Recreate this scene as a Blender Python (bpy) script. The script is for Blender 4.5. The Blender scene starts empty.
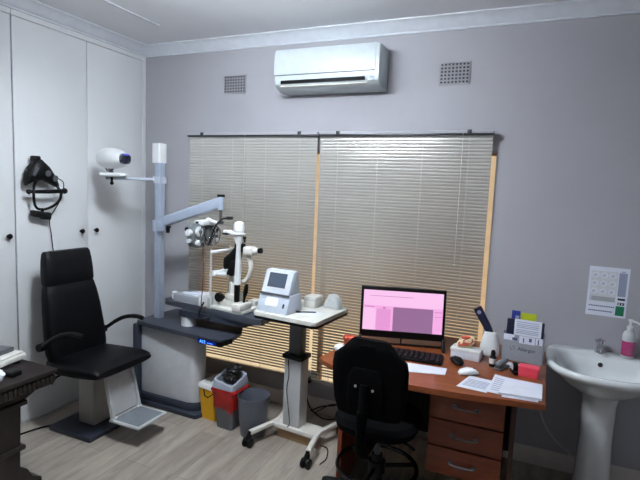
import bpy, bmesh, math, random
from mathutils import Vector, Matrix
random.seed(7)
PI = math.pi
V = Vector
SC = bpy.context.scene
COL = SC.collection

# ------------------------------------------------------------------ materials
def lin(c):
    def f(u):
        u /= 255.0
        return u / 12.92 if u <= 0.04045 else ((u + 0.055) / 1.055) ** 2.4
    return (f(c[0]), f(c[1]), f(c[2]), 1.0)

def mat(name, rgb, rough=0.5, metal=0.0, var=None, bump=None, coat=0.0, emit=None, trans=0.0, stretch=None, spec=0.5):
    m = bpy.data.materials.new(name)
    m.use_nodes = True
    nt = m.node_tree
    b = nt.nodes['Principled BSDF']
    c = lin(rgb)
    b.inputs['Base Color'].default_value = c
    b.inputs['Roughness'].default_value = rough
    b.inputs['Metallic'].default_value = metal
    b.inputs['Coat Weight'].default_value = coat
    b.inputs['Coat Roughness'].default_value = 0.15
    b.inputs['Transmission Weight'].default_value = trans
    b.inputs['Specular IOR Level'].default_value = spec
    if emit:
        b.inputs['Emission Color'].default_value = lin(emit[0])
        b.inputs['Emission Strength'].default_value = emit[1]
    var = var or (18.0, 0.04)
    tc = nt.nodes.new('ShaderNodeTexCoord')
    mp = nt.nodes.new('ShaderNodeMapping')
    if stretch:
        mp.inputs['Scale'].default_value = stretch
    nt.links.new(tc.outputs['Object'], mp.inputs['Vector'])
    n = nt.nodes.new('ShaderNodeTexNoise')
    n.inputs['Scale'].default_value = var[0]
    n.inputs['Detail'].default_value = 4
    nt.links.new(mp.outputs['Vector'], n.inputs['Vector'])
    r = nt.nodes.new('ShaderNodeValToRGB')
    a = var[1]
    r.color_ramp.elements[0].position = 0.3
    r.color_ramp.elements[1].position = 0.7
    r.color_ramp.elements[0].color = tuple(max(0, x * (1 - a)) for x in c[:3]) + (1,)
    r.color_ramp.elements[1].color = tuple(min(1, x * (1 + a)) for x in c[:3]) + (1,)
    nt.links.new(n.outputs['Fac'], r.inputs['Fac'])
    nt.links.new(r.outputs['Color'], b.inputs['Base Color'])
    if bump:
        n2 = nt.nodes.new('ShaderNodeTexNoise')
        n2.inputs['Scale'].default_value = bump[0]
        n2.inputs['Detail'].default_value = 5
        nt.links.new(mp.outputs['Vector'], n2.inputs['Vector'])
        bp = nt.nodes.new('ShaderNodeBump')
        bp.inputs['Strength'].default_value = bump[1]
        bp.inputs['Distance'].default_value = 0.004
        nt.links.new(n2.outputs['Fac'], bp.inputs['Height'])
        nt.links.new(bp.outputs['Normal'], b.inputs['Normal'])
    return m

def floor_material():
    m = bpy.data.materials.new('grey_laminate_planks')
    m.use_nodes = True
    nt = m.node_tree
    L = nt.links.new
    b = nt.nodes['Principled BSDF']
    b.inputs['Roughness'].default_value = 0.42
    tc = nt.nodes.new('ShaderNodeTexCoord')
    mp = nt.nodes.new('ShaderNodeMapping')
    mp.inputs['Rotation'].default_value = (0, 0, PI / 2)
    L(tc.outputs['Object'], mp.inputs['Vector'])
    br = nt.nodes.new('ShaderNodeTexBrick')
    br.offset = 0.37
    br.inputs['Color1'].default_value = lin((176, 166, 154))
    br.inputs['Color2'].default_value = lin((156, 146, 135))
    br.inputs['Mortar'].default_value = lin((110, 103, 96))
    br.inputs['Scale'].default_value = 1.0
    br.inputs['Mortar Size'].default_value = 0.0012
    br.inputs['Brick Width'].default_value = 1.28
    br.inputs['Row Height'].default_value = 0.19
    L(mp.outputs['Vector'], br.inputs['Vector'])
    mp2 = nt.nodes.new('ShaderNodeMapping')
    mp2.inputs['Scale'].default_value = (9.0, 1.3, 1.0)
    L(tc.outputs['Object'], mp2.inputs['Vector'])
    n = nt.nodes.new('ShaderNodeTexNoise')
    n.inputs['Scale'].default_value = 2.2
    n.inputs['Detail'].default_value = 7
    n.inputs['Roughness'].default_value = 0.65
    n.inputs['Distortion'].default_value = 0.6
    L(mp2.outputs['Vector'], n.inputs['Vector'])
    r = nt.nodes.new('ShaderNodeValToRGB')
    r.color_ramp.elements[0].position = 0.3
    r.color_ramp.elements[0].color = (0.55, 0.54, 0.53, 1)
    r.color_ramp.elements[1].position = 0.68
    r.color_ramp.elements[1].color = (1.0, 1.0, 1.0, 1)
    L(n.outputs['Fac'], r.inputs['Fac'])
    mx = nt.nodes.new('ShaderNodeMix')
    mx.data_type = 'RGBA'
    mx.blend_type = 'MULTIPLY'
    mx.inputs[0].default_value = 1.0
    L(br.outputs['Color'], mx.inputs[6])
    L(r.outputs['Color'], mx.inputs[7])
    L(mx.outputs[2], b.inputs['Base Color'])
    bp = nt.nodes.new('ShaderNodeBump')
    bp.inputs['Strength'].default_value = 0.08
    L(n.outputs['Fac'], bp.inputs['Height'])
    L(bp.outputs['Normal'], b.inputs['Normal'])
    return m

def wood_material(name, c1, c2, rough, stretch, coat=0.0):
    m = bpy.data.materials.new(name)
    m.use_nodes = True
    nt = m.node_tree
    L = nt.links.new
    b = nt.nodes['Principled BSDF']
    b.inputs['Roughness'].default_value = rough
    b.inputs['Coat Weight'].default_value = coat
    tc = nt.nodes.new('ShaderNodeTexCoord')
    mp = nt.nodes.new('ShaderNodeMapping')
    mp.inputs['Scale'].default_value = stretch
    L(tc.outputs['Object'], mp.inputs['Vector'])
    n = nt.nodes.new('ShaderNodeTexNoise')
    n.inputs['Scale'].default_value = 3.0
    n.inputs['Detail'].default_value = 6
    n.inputs['Distortion'].default_value = 0.8
    L(mp.outputs['Vector'], n.inputs['Vector'])
    r = nt.nodes.new('ShaderNodeValToRGB')
    r.color_ramp.elements[0].position = 0.3
    r.color_ramp.elements[0].color = lin(c1)
    r.color_ramp.elements[1].position = 0.7
    r.color_ramp.elements[1].color = lin(c2)
    L(n.outputs['Fac'], r.inputs['Fac'])
    L(r.outputs['Color'], b.inputs['Base Color'])
    return m

M = {}
M['wall'] = mat('lilac_grey_wall_paint', (170, 169, 174), 0.75, var=(3, 0.02), bump=(220, 0.06))
M['ceil'] = mat('matt_ceiling_paint', (232, 233, 236), 0.8, var=(2, 0.02))
M['cornice'] = mat('white_cornice_paint', (214, 218, 224), 0.55)
M['skirt'] = mat('cream_grey_skirting_paint', (212, 206, 197), 0.5)
M['cup'] = mat('white_cupboard_enamel', (226, 228, 228), 0.38, var=(2, 0.015))
M['cupin'] = mat('dark_cupboard_gap', (60, 62, 66), 0.8)
M['floor'] = floor_material()
M['black'] = mat('black_plastic', (8, 8, 9), 0.45, spec=0.22, var=(60, 0.15))
M['blacksoft'] = mat('matt_black_fabric', (6, 6, 7), 0.95, spec=0.08, var=(300, 0.25), bump=(500, 0.3))
M['leather'] = mat('black_leatherette', (8, 8, 11), 0.5, spec=0.16, var=(40, 0.2), bump=(180, 0.12))
M['navy_metal'] = mat('dark_slate_coated_metal', (44, 50, 62), 0.42, var=(25, 0.08))
M['slab'] = mat('charcoal_laminate', (58, 62, 72), 0.45, var=(40, 0.08))
M['white_pl'] = mat('white_plastic', (226, 228, 228), 0.35)
M['offwhite'] = mat('off_white_enamel', (214, 212, 204), 0.38)
M['ac_white'] = mat('pale_cool_white_plastic', (196, 205, 207), 0.3)
M['cabinet'] = mat('pale_grey_enamel', (208, 210, 212), 0.4)
M['pale_blue'] = mat('pale_blue_grey_plastic', (196, 204, 216), 0.38)
M['alu'] = mat('anodised_aluminium', (176, 188, 206), 0.38, metal=0.35, var=(30, 0.03))
M['steel'] = mat('brushed_steel', (172, 170, 163), 0.4, metal=0.3, var=(60, 0.06), stretch=(1, 1, 0.05))
M['steel_plate'] = mat('grey_metal_plate', (190, 192, 192), 0.42, metal=0.2)
M['chrome'] = mat('chrome', (205, 208, 212), 0.15, metal=1.0)
M['phoropter_grey'] = mat('grey_satin_metal', (122, 126, 128), 0.35, metal=0.5)
M['dark_chrome'] = mat('dark_polished_metal', (70, 70, 74), 0.2, metal=1.0)
M['desk_side'] = mat('dark_brown_edge_board', (66, 38, 26), 0.5)
M['greyplate'] = mat('grey_rubber_tread', (112, 118, 124), 0.6)
M['desk'] = wood_material('cherry_desk_veneer', (118, 57, 24), (148, 77, 36), 0.36, (1.5, 14, 14), 0.2)
M['desk_front'] = wood_material('cherry_drawer_veneer', (104, 44, 17), (130, 58, 24), 0.42, (1.5, 10, 14))
M['desk_dark'] = mat('dark_espresso_board', (30, 20, 16), 0.6)
M['oak'] = wood_material('dark_carved_oak', (20, 12, 11), (34, 24, 22), 0.5, (3, 14, 3))
M['yellow'] = mat('yellow_plastic', (216, 160, 12), 0.45)
M['binlid'] = mat('white_bin_lid', (222, 222, 220), 0.45)
M['bingrey'] = mat('grey_bin_plastic', (104, 108, 116), 0.5)
M['binlid2'] = mat('light_grey_bin_lid', (146, 152, 162), 0.45)
M['bucket'] = mat('slate_grey_bucket_plastic', (88, 92, 102), 0.42)
M['red_bag'] = mat('red_plastic_bag', (168, 20, 18), 0.3, var=(14, 0.35), bump=(25, 0.9))
M['bag'] = mat('black_crumpled_bag', (22, 18, 18), 0.4, bump=(30, 0.8))
M['blind'] = mat('beige_silver_aluminium_slat', (214, 213, 206), 0.24, metal=0.4, var=(4, 0.03))
M['rail'] = mat('dark_blind_rail', (44, 46, 50), 0.4)
M['cord'] = mat('cream_blind_cord', (168, 166, 158), 0.7)
M['frame'] = mat('pale_wood_window_frame', (196, 150, 104), 0.5)
M['ceramic'] = mat('white_glazed_ceramic', (226, 230, 230), 0.12, coat=0.5, var=(3, 0.01))
M['paper'] = mat('white_paper', (222, 226, 236), 0.7)
M['paper_ink'] = mat('pale_printed_ink', (150, 156, 182), 0.7)
M['ink_dark'] = mat('black_print', (22, 24, 28), 0.6)
M['ink_blue'] = mat('blue_print', (70, 84, 120), 0.6)
M['ink_grey'] = mat('grey_print', (166, 170, 176), 0.6)
M['green'] = mat('green_print', (14, 122, 84), 0.6)
M['bluebro'] = mat('royal_blue_card', (28, 44, 128), 0.4)
M['navy'] = mat('navy_card', (20, 24, 52), 0.45)
M['lime'] = mat('yellow_green_card', (186, 196, 26), 0.5)
M['holder'] = mat('grey_card_box', (150, 154, 160), 0.5)
M['pink'] = mat('coral_pink_paper', (232, 72, 92), 0.5)
M['soap'] = mat('magenta_liquid_soap', (176, 50, 110), 0.2, coat=0.5)
M['clear'] = mat('frosted_clear_plastic', (222, 226, 226), 0.3, trans=0.35)
M['glass'] = mat('window_glass', (250, 252, 252), 0.02, trans=1.0)
M['scr_dark'] = mat('dark_lcd_glass', (68, 78, 92), 0.18)
M['scr_pink'] = mat('lit_screen_pink', (10, 10, 10), 0.3, emit=((248, 176, 232), 0.39))
M['scr_pink2'] = mat('lit_screen_pale_pink', (10, 10, 10), 0.3, emit=((252, 200, 242), 0.39))
M['scr_pink3'] = mat('lit_screen_rose', (10, 10, 10), 0.3, emit=((232, 156, 216), 0.39))
M['scr_mauve'] = mat('lit_screen_mauve', (10, 10, 10), 0.3, emit=((152, 110, 152), 0.39))
M['scr_line'] = mat('lit_screen_line', (10, 10, 10), 0.3, emit=((168, 112, 160), 0.39))
M['led'] = mat('lit_blue_digits', (5, 5, 10), 0.3, emit=((70, 130, 255), 1.8))
M['led_bg'] = mat('lit_blue_display', (5, 8, 20), 0.2, emit=((10, 26, 110), 0.5))
M['lens_blue'] = mat('coated_blue_lens', (14, 18, 40), 0.08, coat=1.0)
M['lens_glint'] = mat('painted_blue_glint', (70, 90, 210), 0.15)  # painted reflection colour for the projector lens
M['tube'] = mat('lit_fluorescent_tube', (255, 255, 255), 0.4, emit=((236, 245, 255), 140.0))
M['cream'] = mat('cream_plaster', (224, 208, 170), 0.6, var=(20, 0.1))
M['redbrown'] = mat('red_brown_plaster', (186, 84, 62), 0.5, var=(40, 0.2))
M['brownbox'] = mat('brown_board', (110, 66, 48), 0.6)
M['carton'] = mat('tan_carton', (170, 138, 100), 0.7)
M['white_metal'] = mat('white_powder_coat', (216, 212, 204), 0.4)
M['darkgrey'] = mat('dark_grey_metal', (82, 84, 88), 0.42)
M['outwall'] = mat('peach_rendered_garden_wall', (236, 212, 178), 0.9, var=(6, 0.06))
M['ground'] = mat('dusty_paving', (226, 212, 186), 0.9)

# ------------------------------------------------------------------ mesh builder
class MB:
    def __init__(s):
        s.bm = bmesh.new()
        s.mi = 0
    def _merge(s, t, mtx=None):
        vm = {}
        for v in t.verts:
            vm[v] = s.bm.verts.new((mtx @ v.co) if mtx else v.co)
        for f in t.faces:
            try:
                nf = s.bm.faces.new([vm[v] for v in f.verts])
                nf.material_index = s.mi
            except ValueError:
                pass
        t.free()
        return s
    def box(s, c, d, rz=0, rx=0, ry=0, bev=0.0, seg=2):
        t = bmesh.new()
        bmesh.ops.create_cube(t, size=1)
        for v in t.verts:
            v.co = V((v.co.x * d[0], v.co.y * d[1], v.co.z * d[2]))
        if bev > 0:
            bmesh.ops.bevel(t, geom=list(t.edges), offset=min(bev, min(d) * 0.49), segments=seg, profile=0.5, affect='EDGES')
        m = Matrix.Translation(V(c)) @ Matrix.Rotation(rz, 4, 'Z') @ Matrix.Rotation(ry, 4, 'Y') @ Matrix.Rotation(rx, 4, 'X')
        return s._merge(t, m)
    def bx(s, x0, x1, y0, y1, z0, z1, bev=0.0, seg=2):
        return s.box(((x0 + x1) / 2, (y0 + y1) / 2, (z0 + z1) / 2), (abs(x1 - x0), abs(y1 - y0), abs(z1 - z0)), bev=bev, seg=seg)
    def cyl(s, p0, p1, r0, r1=None, n=20, cap=True):
        r1 = r0 if r1 is None else r1
        return s.tube([p0, p1], [r0, r1], n, cap)
    def tube(s, pts, r, n=10, cap=True, closed=False):
        pts = [V(p) for p in pts]
        k = len(pts)
        rs = r if isinstance(r, (list, tuple)) else [r] * k
        up = None
        rings = []
        for i, p in enumerate(pts):
            if closed:
                t = pts[(i + 1) % k] - pts[i - 1]
            else:
                t = pts[min(i + 1, k - 1)] - pts[max(i - 1, 0)]
            t.normalize()
            if up is None:
                up = V((0, 0, 1)) if abs(t.z) < 0.9 else V((1, 0, 0))
            a = t.cross(up)
            if a.length < 1e-5:
                a = t.cross(V((0, 1, 0)))
            a.normalize()
            b = a.cross(t).normalized()
            up = b
            rings.append([s.bm.verts.new(p + (a * math.cos(2 * PI * j / n) + b * math.sin(2 * PI * j / n)) * rs[i]) for j in range(n)])
        for i in range(k if closed else k - 1):
            A, B = rings[i], rings[(i + 1) % k]
            for j in range(n):
                f = s.bm.faces.new([A[j], A[(j + 1) % n], B[(j + 1) % n], B[j]])
                f.material_index = s.mi
        if cap and not closed:
            for R in (rings[0], rings[-1]):
                f = s.bm.faces.new(R)
                f.material_index = s.mi
        return s
    def lathe(s, prof, c=(0, 0, 0), n=28, axis='Z', sx=1.0, sy=1.0, caps=True, rot=None):
        t = bmesh.new()
        rings = []
        for (r, z) in prof:
            rings.append([t.verts.new((r * sx * math.cos(2 * PI * j / n), r * sy * math.sin(2 * PI * j / n), z)) for j in range(n)])
        for A, B in zip(rings, rings[1:]):
            for j in range(n):
                t.faces.new([A[j], A[(j + 1) % n], B[(j + 1) % n], B[j]])
        if caps:
            t.faces.new(rings[0][::-1])
            t.faces.new(rings[-1])
        m = Matrix.Translation(V(c))
        if rot is not None:
            m = m @ rot
        elif axis == 'X':
            m = m @ Matrix.Rotation(PI / 2, 4, 'Y')
        elif axis == 'Y':
            m = m @ Matrix.Rotation(PI / 2, 4, 'X')
        return s._merge(t, m)
    def prism(s, poly, z0, z1, mtx=None, bev=0.0):
        t = bmesh.new()
        lo = [t.verts.new((p[0], p[1], z0)) for p in poly]
        hi = [t.verts.new((p[0], p[1], z1)) for p in poly]
        n = len(poly)
        t.faces.new(lo[::-1])
        t.faces.new(hi)
        for i in range(n):
            t.faces.new([lo[i], lo[(i + 1) % n], hi[(i + 1) % n], hi[i]])
        if bev > 0:
            ed = [e for e in t.edges if abs(e.verts[0].co.z - e.verts[1].co.z) < 1e-6]
            bmesh.ops.bevel(t, geom=ed, offset=bev, segments=2, profile=0.5, affect='EDGES')
        return s._merge(t, mtx)
    def loft(s, secs, e=4.0, n=28, cap=True):
        """secs: (centre, half-axis vector A, half-axis vector B); super-ellipse sections joined in order"""
        rings = []
        for sec in secs:
            c, A, B = V(sec[0]), V(sec[1]), V(sec[2])
            ee = sec[3] if len(sec) > 3 else e
            R = []
            for j in range(n):
                t = 2 * PI * (j + 0.5) / n
                cs, sn = math.cos(t), math.sin(t)
                u = math.copysign(abs(cs) ** (2 / ee), cs)
                w = math.copysign(abs(sn) ** (2 / ee), sn)
                R.append(s.bm.verts.new(c + A * u + B * w))
            rings.append(R)
        for A, B in zip(rings, rings[1:]):
            for j in range(n):
                f = s.bm.faces.new([A[j], A[(j + 1) % n], B[(j + 1) % n], B[j]])
                f.material_index = s.mi
        if cap:
            for R in (rings[0], rings[-1]):
                f = s.bm.faces.new(R)
                f.material_index = s.mi
        return s
    def ball(s, c, r, sc=(1, 1, 1), n=16):
        t = bmesh.new()
        bmesh.ops.create_uvsphere(t, u_segments=n, v_segments=max(6, n // 2), radius=r)
        m = Matrix.Translation(V(c)) @ Matrix.Diagonal((sc[0], sc[1], sc[2], 1))
        return s._merge(t, m)
    def quad(s, a, b, c, d):
        f = s.bm.faces.new([s.bm.verts.new(V(p)) for p in (a, b, c, d)])
        f.material_index = s.mi
        return s
    def text(s, body, size, mtx, depth=0.0006):
        cu = bpy.data.curves.new('lettering', 'FONT')
        cu.body = body
        cu.size = size
        cu.extrude = depth
        cu.align_x = 'CENTER'
        cu.align_y = 'CENTER'
        o = bpy.data.objects.new('lettering', cu)
        me = bpy.data.meshes.new_from_object(o)
        t = bmesh.new()
        t.from_mesh(me)
        bpy.data.objects.remove(o)
        bpy.data.curves.remove(cu)
        bpy.data.meshes.remove(me)
        return s._merge(t, mtx)
    def mat_i(s, i):
        s.mi = i
        return s
    def build(s, name, mats, parent=None, local=False, sub=0, angle=38, flat=False):
        bm = s.bm
        bmesh.ops.recalc_face_normals(bm, faces=list(bm.faces))
        if not isinstance(mats, (list, tuple)):
            mats = [mats]
        loc = None
        if parent is None and len(bm.verts):
            xs = [v.co.x for v in bm.verts]; ys = [v.co.y for v in bm.verts]; zs = [v.co.z for v in bm.verts]
            loc = V(((min(xs) + max(xs)) / 2, (min(ys) + max(ys)) / 2, min(zs)))
            for v in bm.verts:
                v.co -= loc
        me = bpy.data.meshes.new(name)
        bm.to_mesh(me)
        bm.free()
        for m in mats:
            me.materials.append(M[m] if isinstance(m, str) else m)
        if not flat:
            for p in me.polygons:
                p.use_smooth = True
            me.set_sharp_from_angle(angle=math.radians(angle))
        o = bpy.data.objects.new(name, me)
        COL.objects.link(o)
        if loc is not None:
            o.location = loc
        if parent is not None:
            o.parent = parent
            if not local and parent.parent is None:
                o.matrix_parent_inverse = parent_matrix(parent).inverted()
        if sub:
            md = o.modifiers.new('subdivision', 'SUBSURF')
            md.levels = sub
            md.render_levels = sub
        return o

def parent_matrix(p):
    return Matrix.Translation(p.location) @ p.rotation_euler.to_matrix().to_4x4()

def thing(name, label, cat, loc=(0, 0, 0), rz=0.0, group=None):
    o = bpy.data.objects.new(name, None)
    o.empty_display_size = 0.05
    COL.objects.link(o)
    o.location = V(loc)
    o.rotation_euler = (0, 0, rz)
    return tag(o, label, cat, group)

def tag(o, label, cat, group=None):
    o['label'] = label
    o['category'] = cat
    if group:
        o['group'] = group
    return o

def struct(o):
    o['kind'] = 'structure'
    return o

def copy_tree(o, parent=None):
    c = o.copy()
    COL.objects.link(c)
    c.parent = parent
    for ch in [x for x in list(COL.objects) if x.parent is o]:
        copy_tree(ch, c)
    return c

def lab(o, text):
    o['label'] = text
    return o

def frame(origin, xax, yax):
    x = V(xax).normalized()
    y = V(yax).normalized()
    z = x.cross(y)
    return Matrix(((x.x, y.x, z.x, origin[0]), (x.y, y.y, z.y, origin[1]), (x.z, y.z, z.z, origin[2]), (0, 0, 0, 1)))

def arc(c, r, a0, a1, n, z=None):
    return [(c[0] + r * math.cos(a0 + (a1 - a0) * i / n), c[1] + r * math.sin(a0 + (a1 - a0) * i / n)) + (() if z is None else (z,)) for i in range(n + 1)]

def bez(pts, n=24):
    """Catmull-Rom curve through points"""
    P = [V(p) for p in pts]
    P = [P[0] * 2 - P[1]] + P + [P[-1] * 2 - P[-2]]
    out = []
    for i in range(1, len(P) - 2):
        for k in range(n):
            t = k / n
            a, b, c, d = P[i - 1], P[i], P[i + 1], P[i + 2]
            out.append(0.5 * ((2 * b) + (c - a) * t + (2 * a - 5 * b + 4 * c - d) * t * t + (3 * b - a - 3 * c + d) * t ** 3))
    out.append(P[-2])
    return out

H = 2.744
XR, YF = 4.35, -4.9
# ------------------------------------------------------------------ setting
struct(MB().bx(-0.75, XR + 0.1, YF - 0.1, 0.22, -0.08, 0).build('floor', 'floor', flat=True))
struct(MB().bx(-0.75, XR + 0.1, YF - 0.1, 0.22, H, H + 0.08).build('ceiling', 'ceil', flat=True))
WX0, WX1, WZ0, WZ1 = 0.468, 2.783, 0.226, 1.92     # window opening
w = MB()
w.bx(-0.75, WX0, 0, 0.22, 0, H)
w.bx(WX1, XR + 0.1, 0, 0.22, 0, H)
w.prism([(0, 0), (0.22, 0), (0.22, 0.08), (0, WZ0)], WX0, WX1, Matrix(((0, 0, 1, 0), (1, 0, 0, 0), (0, 1, 0, 0), (0, 0, 0, 1))))
w.bx(WX0, WX1, 0, 0.22, WZ1, H)
struct(w.build('wall_back', 'wall', flat=True))
struct(MB().bx(-0.75, -0.62, YF, 0, 0, H).build('wall_left', 'wall', flat=True))
struct(MB().bx(XR, XR + 0.1, YF, 0, 0, H).build('wall_right', 'wall', flat=True))
struct(MB().bx(-0.75, XR + 0.1, YF - 0.1, YF, 0, H).build('wall_front', 'wall', flat=True))

def cornice(a, b, inward):
    """cove moulding from a to b along the ceiling, hanging off the wall towards 'inward'"""
    a, b, n = V(a), V(b), V(inward)
    prof = [(0, 0), (0.082, 0), (0.082, -0.008), (0.074, -0.010), (0.060, -0.018), (0.044, -0.032), (0.030, -0.048), (0.018, -0.060), (0.012, -0.064), (0.012, -0.075), (0, -0.075)]
    m = MB()
    R = []
    for p in (a, b):
        R.append([m.bm.verts.new(p + n * u + V((0, 0, v))) for u, v in prof])
    k = len(prof)
    for j in range(k):
        m.bm.faces.new([R[0][j], R[0][(j + 1) % k], R[1][(j + 1) % k], R[1][j]])
    m.bm.faces.new(R[0]); m.bm.faces.new(R[1])
    return m
struct(cornice((0, 0, H), (XR, 0, H), (0, -1, 0)).build('trim_1', 'cornice', angle=25))
struct(cornice((0, -2.27, H), (0, 0, H), (1, 0, 0)).build('trim_2', 'cornice', angle=25))
m = MB()
m.bx(0.503, 0.527, -3.4, -0.43, H - 0.006, H)
struct(m.build('trim_3', 'cornice'))                     # cover strip on a ceiling board joint
struct(MB().bx(0, XR, -0.016, 0, 0, 0.112, bev=0.004).build('baseboard_back', 'skirt'))

# ---- window in the back wall
win = MB()
fy0, fy1 = 0.10, 0.15
for x0, x1 in ((WX0, WX0 + 0.05), (1.60, 1.625), (WX1 - 0.006, WX1)):
    win.bx(x0, x1, fy0, fy1, 0.16, WZ1)
win.bx(WX0, WX1, fy0, fy1, 0.14, 0.165)
win.bx(WX0, WX1, fy0 + 0.02, fy1, WZ1 - 0.012, WZ1)
wf = struct(win.build('window_1', 'frame'))
pn = MB().bx(WX0 + 0.01, WX1 - 0.004, 0.122, 0.126, 0.16, WZ1 - 0.02).build('window_pane', 'glass', wf)
# outside
struct(MB().bx(-6, 10, 0.25, 9, -0.4, -0.3).build('ground', 'ground', flat=True))
tag(MB().bx(-6, 10, 3.0, 3.2, -0.3, 4.2).build('garden_wall', 'outwall', flat=True), 'sunlit peach garden wall outside, glimpsed past the blind edges', 'wall')

# ---- Venetian blinds
def blind(x0, x1, label, clip_at):
    root = thing('venetian_blind', label, 'blind', ((x0 + x1) / 2, -0.05, 0.25), 0, 'venetian blinds over the window')
    r = MB()
    r.bx(x0 - 0.005, x1 + 0.005, -0.072, -0.022, 2.022, 2.046, bev=0.003)
    r.build('headrail', 'wall', root)
    r = MB().bx(x0 - 0.006, x1 + 0.006, -0.075, -0.066, 2.017, 2.029, bev=0.002)
    r.build('valance_strip', 'rail', root)
    s = MB()
    pitch = 0.0213
    zt, zb = 2.009, 0.285
    n = int((zt - zb) / pitch)
    for i in range(n + 1):
        z = zt - i * pitch
        tilt = math.radians(BL_TILT[0] + (BL_TILT[1] - BL_TILT[0]) * i / n)      # tilt graded for the light: lamp streak above, bright gaps below
        prev = None
        sec = []
        for k in range(9):
            u = -0.0125 + 0.025 * k / 8
            h = 0.0030 * (1 - (u / 0.0125) ** 2) * BL_CURVE
            # u>0 edge points outside; rotate so that the room edge (u<0) is raised
            yy = u * math.cos(tilt) - h * math.sin(tilt) * -1
            zz = -u * math.sin(tilt) + h * math.cos(tilt)
            sec.append((yy - 0.047, z + zz))
        a = [s.bm.verts.new((x0, p[0], p[1])) for p in sec]
        b = [s.bm.verts.new((x1, p[0], p[1])) for p in sec]
        for k in range(8):
            s.bm.faces.new([a[k], a[k + 1], b[k + 1], b[k]])
    so = s.build('slats', 'blind', root, angle=60)
    bm_ = MB().bx(x0, x1, -0.06, -0.034, 0.252, 0.270, bev=0.003)
    bm_.build('bottom_rail', 'blind', root)
    L = x1 - x0
    for fx in (0.12, 0.37, 0.63, 0.88):
        x = x0 + L * fx
        c = MB()
        c.cyl((x, -0.062, 0.262), (x, -0.062, 2.03), 0.0008, n=5)
        c.cyl((x + 0.006, -0.062, 0.262), (x + 0.006, -0.062, 2.03), 0.0005, n=5)
        c.build('ladder_cord', 'cord', root)
    for fx in (0.12, 0.88):
        x = x0 + L * fx
        MB().bx(x - 0.013, x + 0.013, -0.078, -0.05, 2.026, 2.050, bev=0.002).build('bracket', 'rail', root)
    wnd = MB().cyl((clip_at, -0.075, 2.03), (clip_at, -0.078, 1.22), 0.0022, n=6)
    wnd.ball((clip_at, -0.078, 1.21), 0.007)
    wnd.build('tilt_wand', 'cord', root)
    return root
BL_TILT, BL_CURVE = (73, 45), -1.2
blind(0.498, 1.598, 'left venetian blind with beige slats, behind the white slit lamp', 1.02)
blind(1.622, 2.758, 'right venetian blind with a cool bright streak, behind the pink computer screen', 2.585)

# ---- air vents
def air_vent(x0, x1, z0, z1, label, bar):
    root = thing('air_vent', label, 'vent', ((x0 + x1) / 2, 0, z0), 0, 'air bricks high on the back wall')
    MB().bx(x0 + 0.004, x1 - 0.004, -0.003, 0.0, z0 + 0.004, z1 - 0.004).build('dark_backing', 'ink_dark', root)  # dark plate stands in for the shade inside the holes
    g = MB()
    nx, nz = 8, 6
    for i in range(nx + 1):
        x = x0 + (x1 - x0) * i / nx
        g.bx(x - bar / 2, x + bar / 2, -0.010, -0.002, z0, z1)
    for k in range(nz + 1):
        z = z0 + (z1 - z0) * k / nz
        g.bx(x0 - bar / 2, x1 + bar / 2, -0.010, -0.002, z - bar / 2, z + bar / 2)
    g.build('grille', 'wall', root)
air_vent(0.782, 0.970, 2.350, 2.477, 'fine gridded air vent on the wall left of the air conditioner', 0.0075)
air_vent(2.408, 2.588, 2.341, 2.470, 'square holed air vent on the wall right of the air conditioner', 0.009)

# ---- wardrobes along the left wall
def wardrobe(y0, y1, label, doors):
    root = thing('wardrobe', label, 'cupboard', (0, (y0 + y1) / 2, 0), 0, 'built-in cupboards along the left wall')
    c = MB()
    c.bx(-0.60, -0.022, y0, y1, 0.055, 2.672)
    c.build('carcass', 'cupin', root)
    MB().bx(-0.60, -0.012, y0, y1, 0.0, 0.05).build('plinth', 'cup', root)
    MB().bx(-0.022, 0.0, y0, y1, 2.636, 2.672).build('top_rail', 'cup', root)
    for (a, b, ky, hy) in doors:
        d = MB().bx(-0.021, 0.0, a + 0.003, b - 0.003, 0.022, 2.632, bev=0.002).build('door', 'cup', root)
        k = MB()
        k.lathe([(0.009, 0), (0.008, 0.010), (0.015, 0.016), (0.018, 0.024), (0.014, 0.031), (0.004, 0.033)], (0, ky - 0.012, 1.276), n=18, axis='X')
        k.build('knob', 'black', d)
        for z in (1.62, 1.02, 2.3, 0.4):
            if hy is not None:
                MB().cyl((0.001, hy, z - 0.035), (0.001, hy, z + 0.035), 0.005, n=8).build('hinge', 'cornice', d)
wardrobe(-1.132, -0.035, 'white double-door wardrobe with the black headset hanging on it', [(-1.132, -0.582, -0.637, -1.130), (-0.582, -0.035, -0.512, None)])
wardrobe(-2.25, -1.136, 'white wardrobe at the left edge of the picture, knob beside its door line', [(-1.69, -1.136, -1.176, None), (-2.25, -1.69, -1.74, None)])
struct(MB().bx(-0.6, 0.0, -0.035, 0.0, 0, 2.672).build('trim_4', 'cup'))       # filler strip in the corner
struct(MB().bx(-0.62, 0.0, YF, -2.255, 0, H).build('wall_left_return', 'wall', flat=True))
struct(MB().bx(-0.62, 0.0, -2.255, 0.0, 2.672, H).build('trim_5', 'cornice'))

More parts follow.
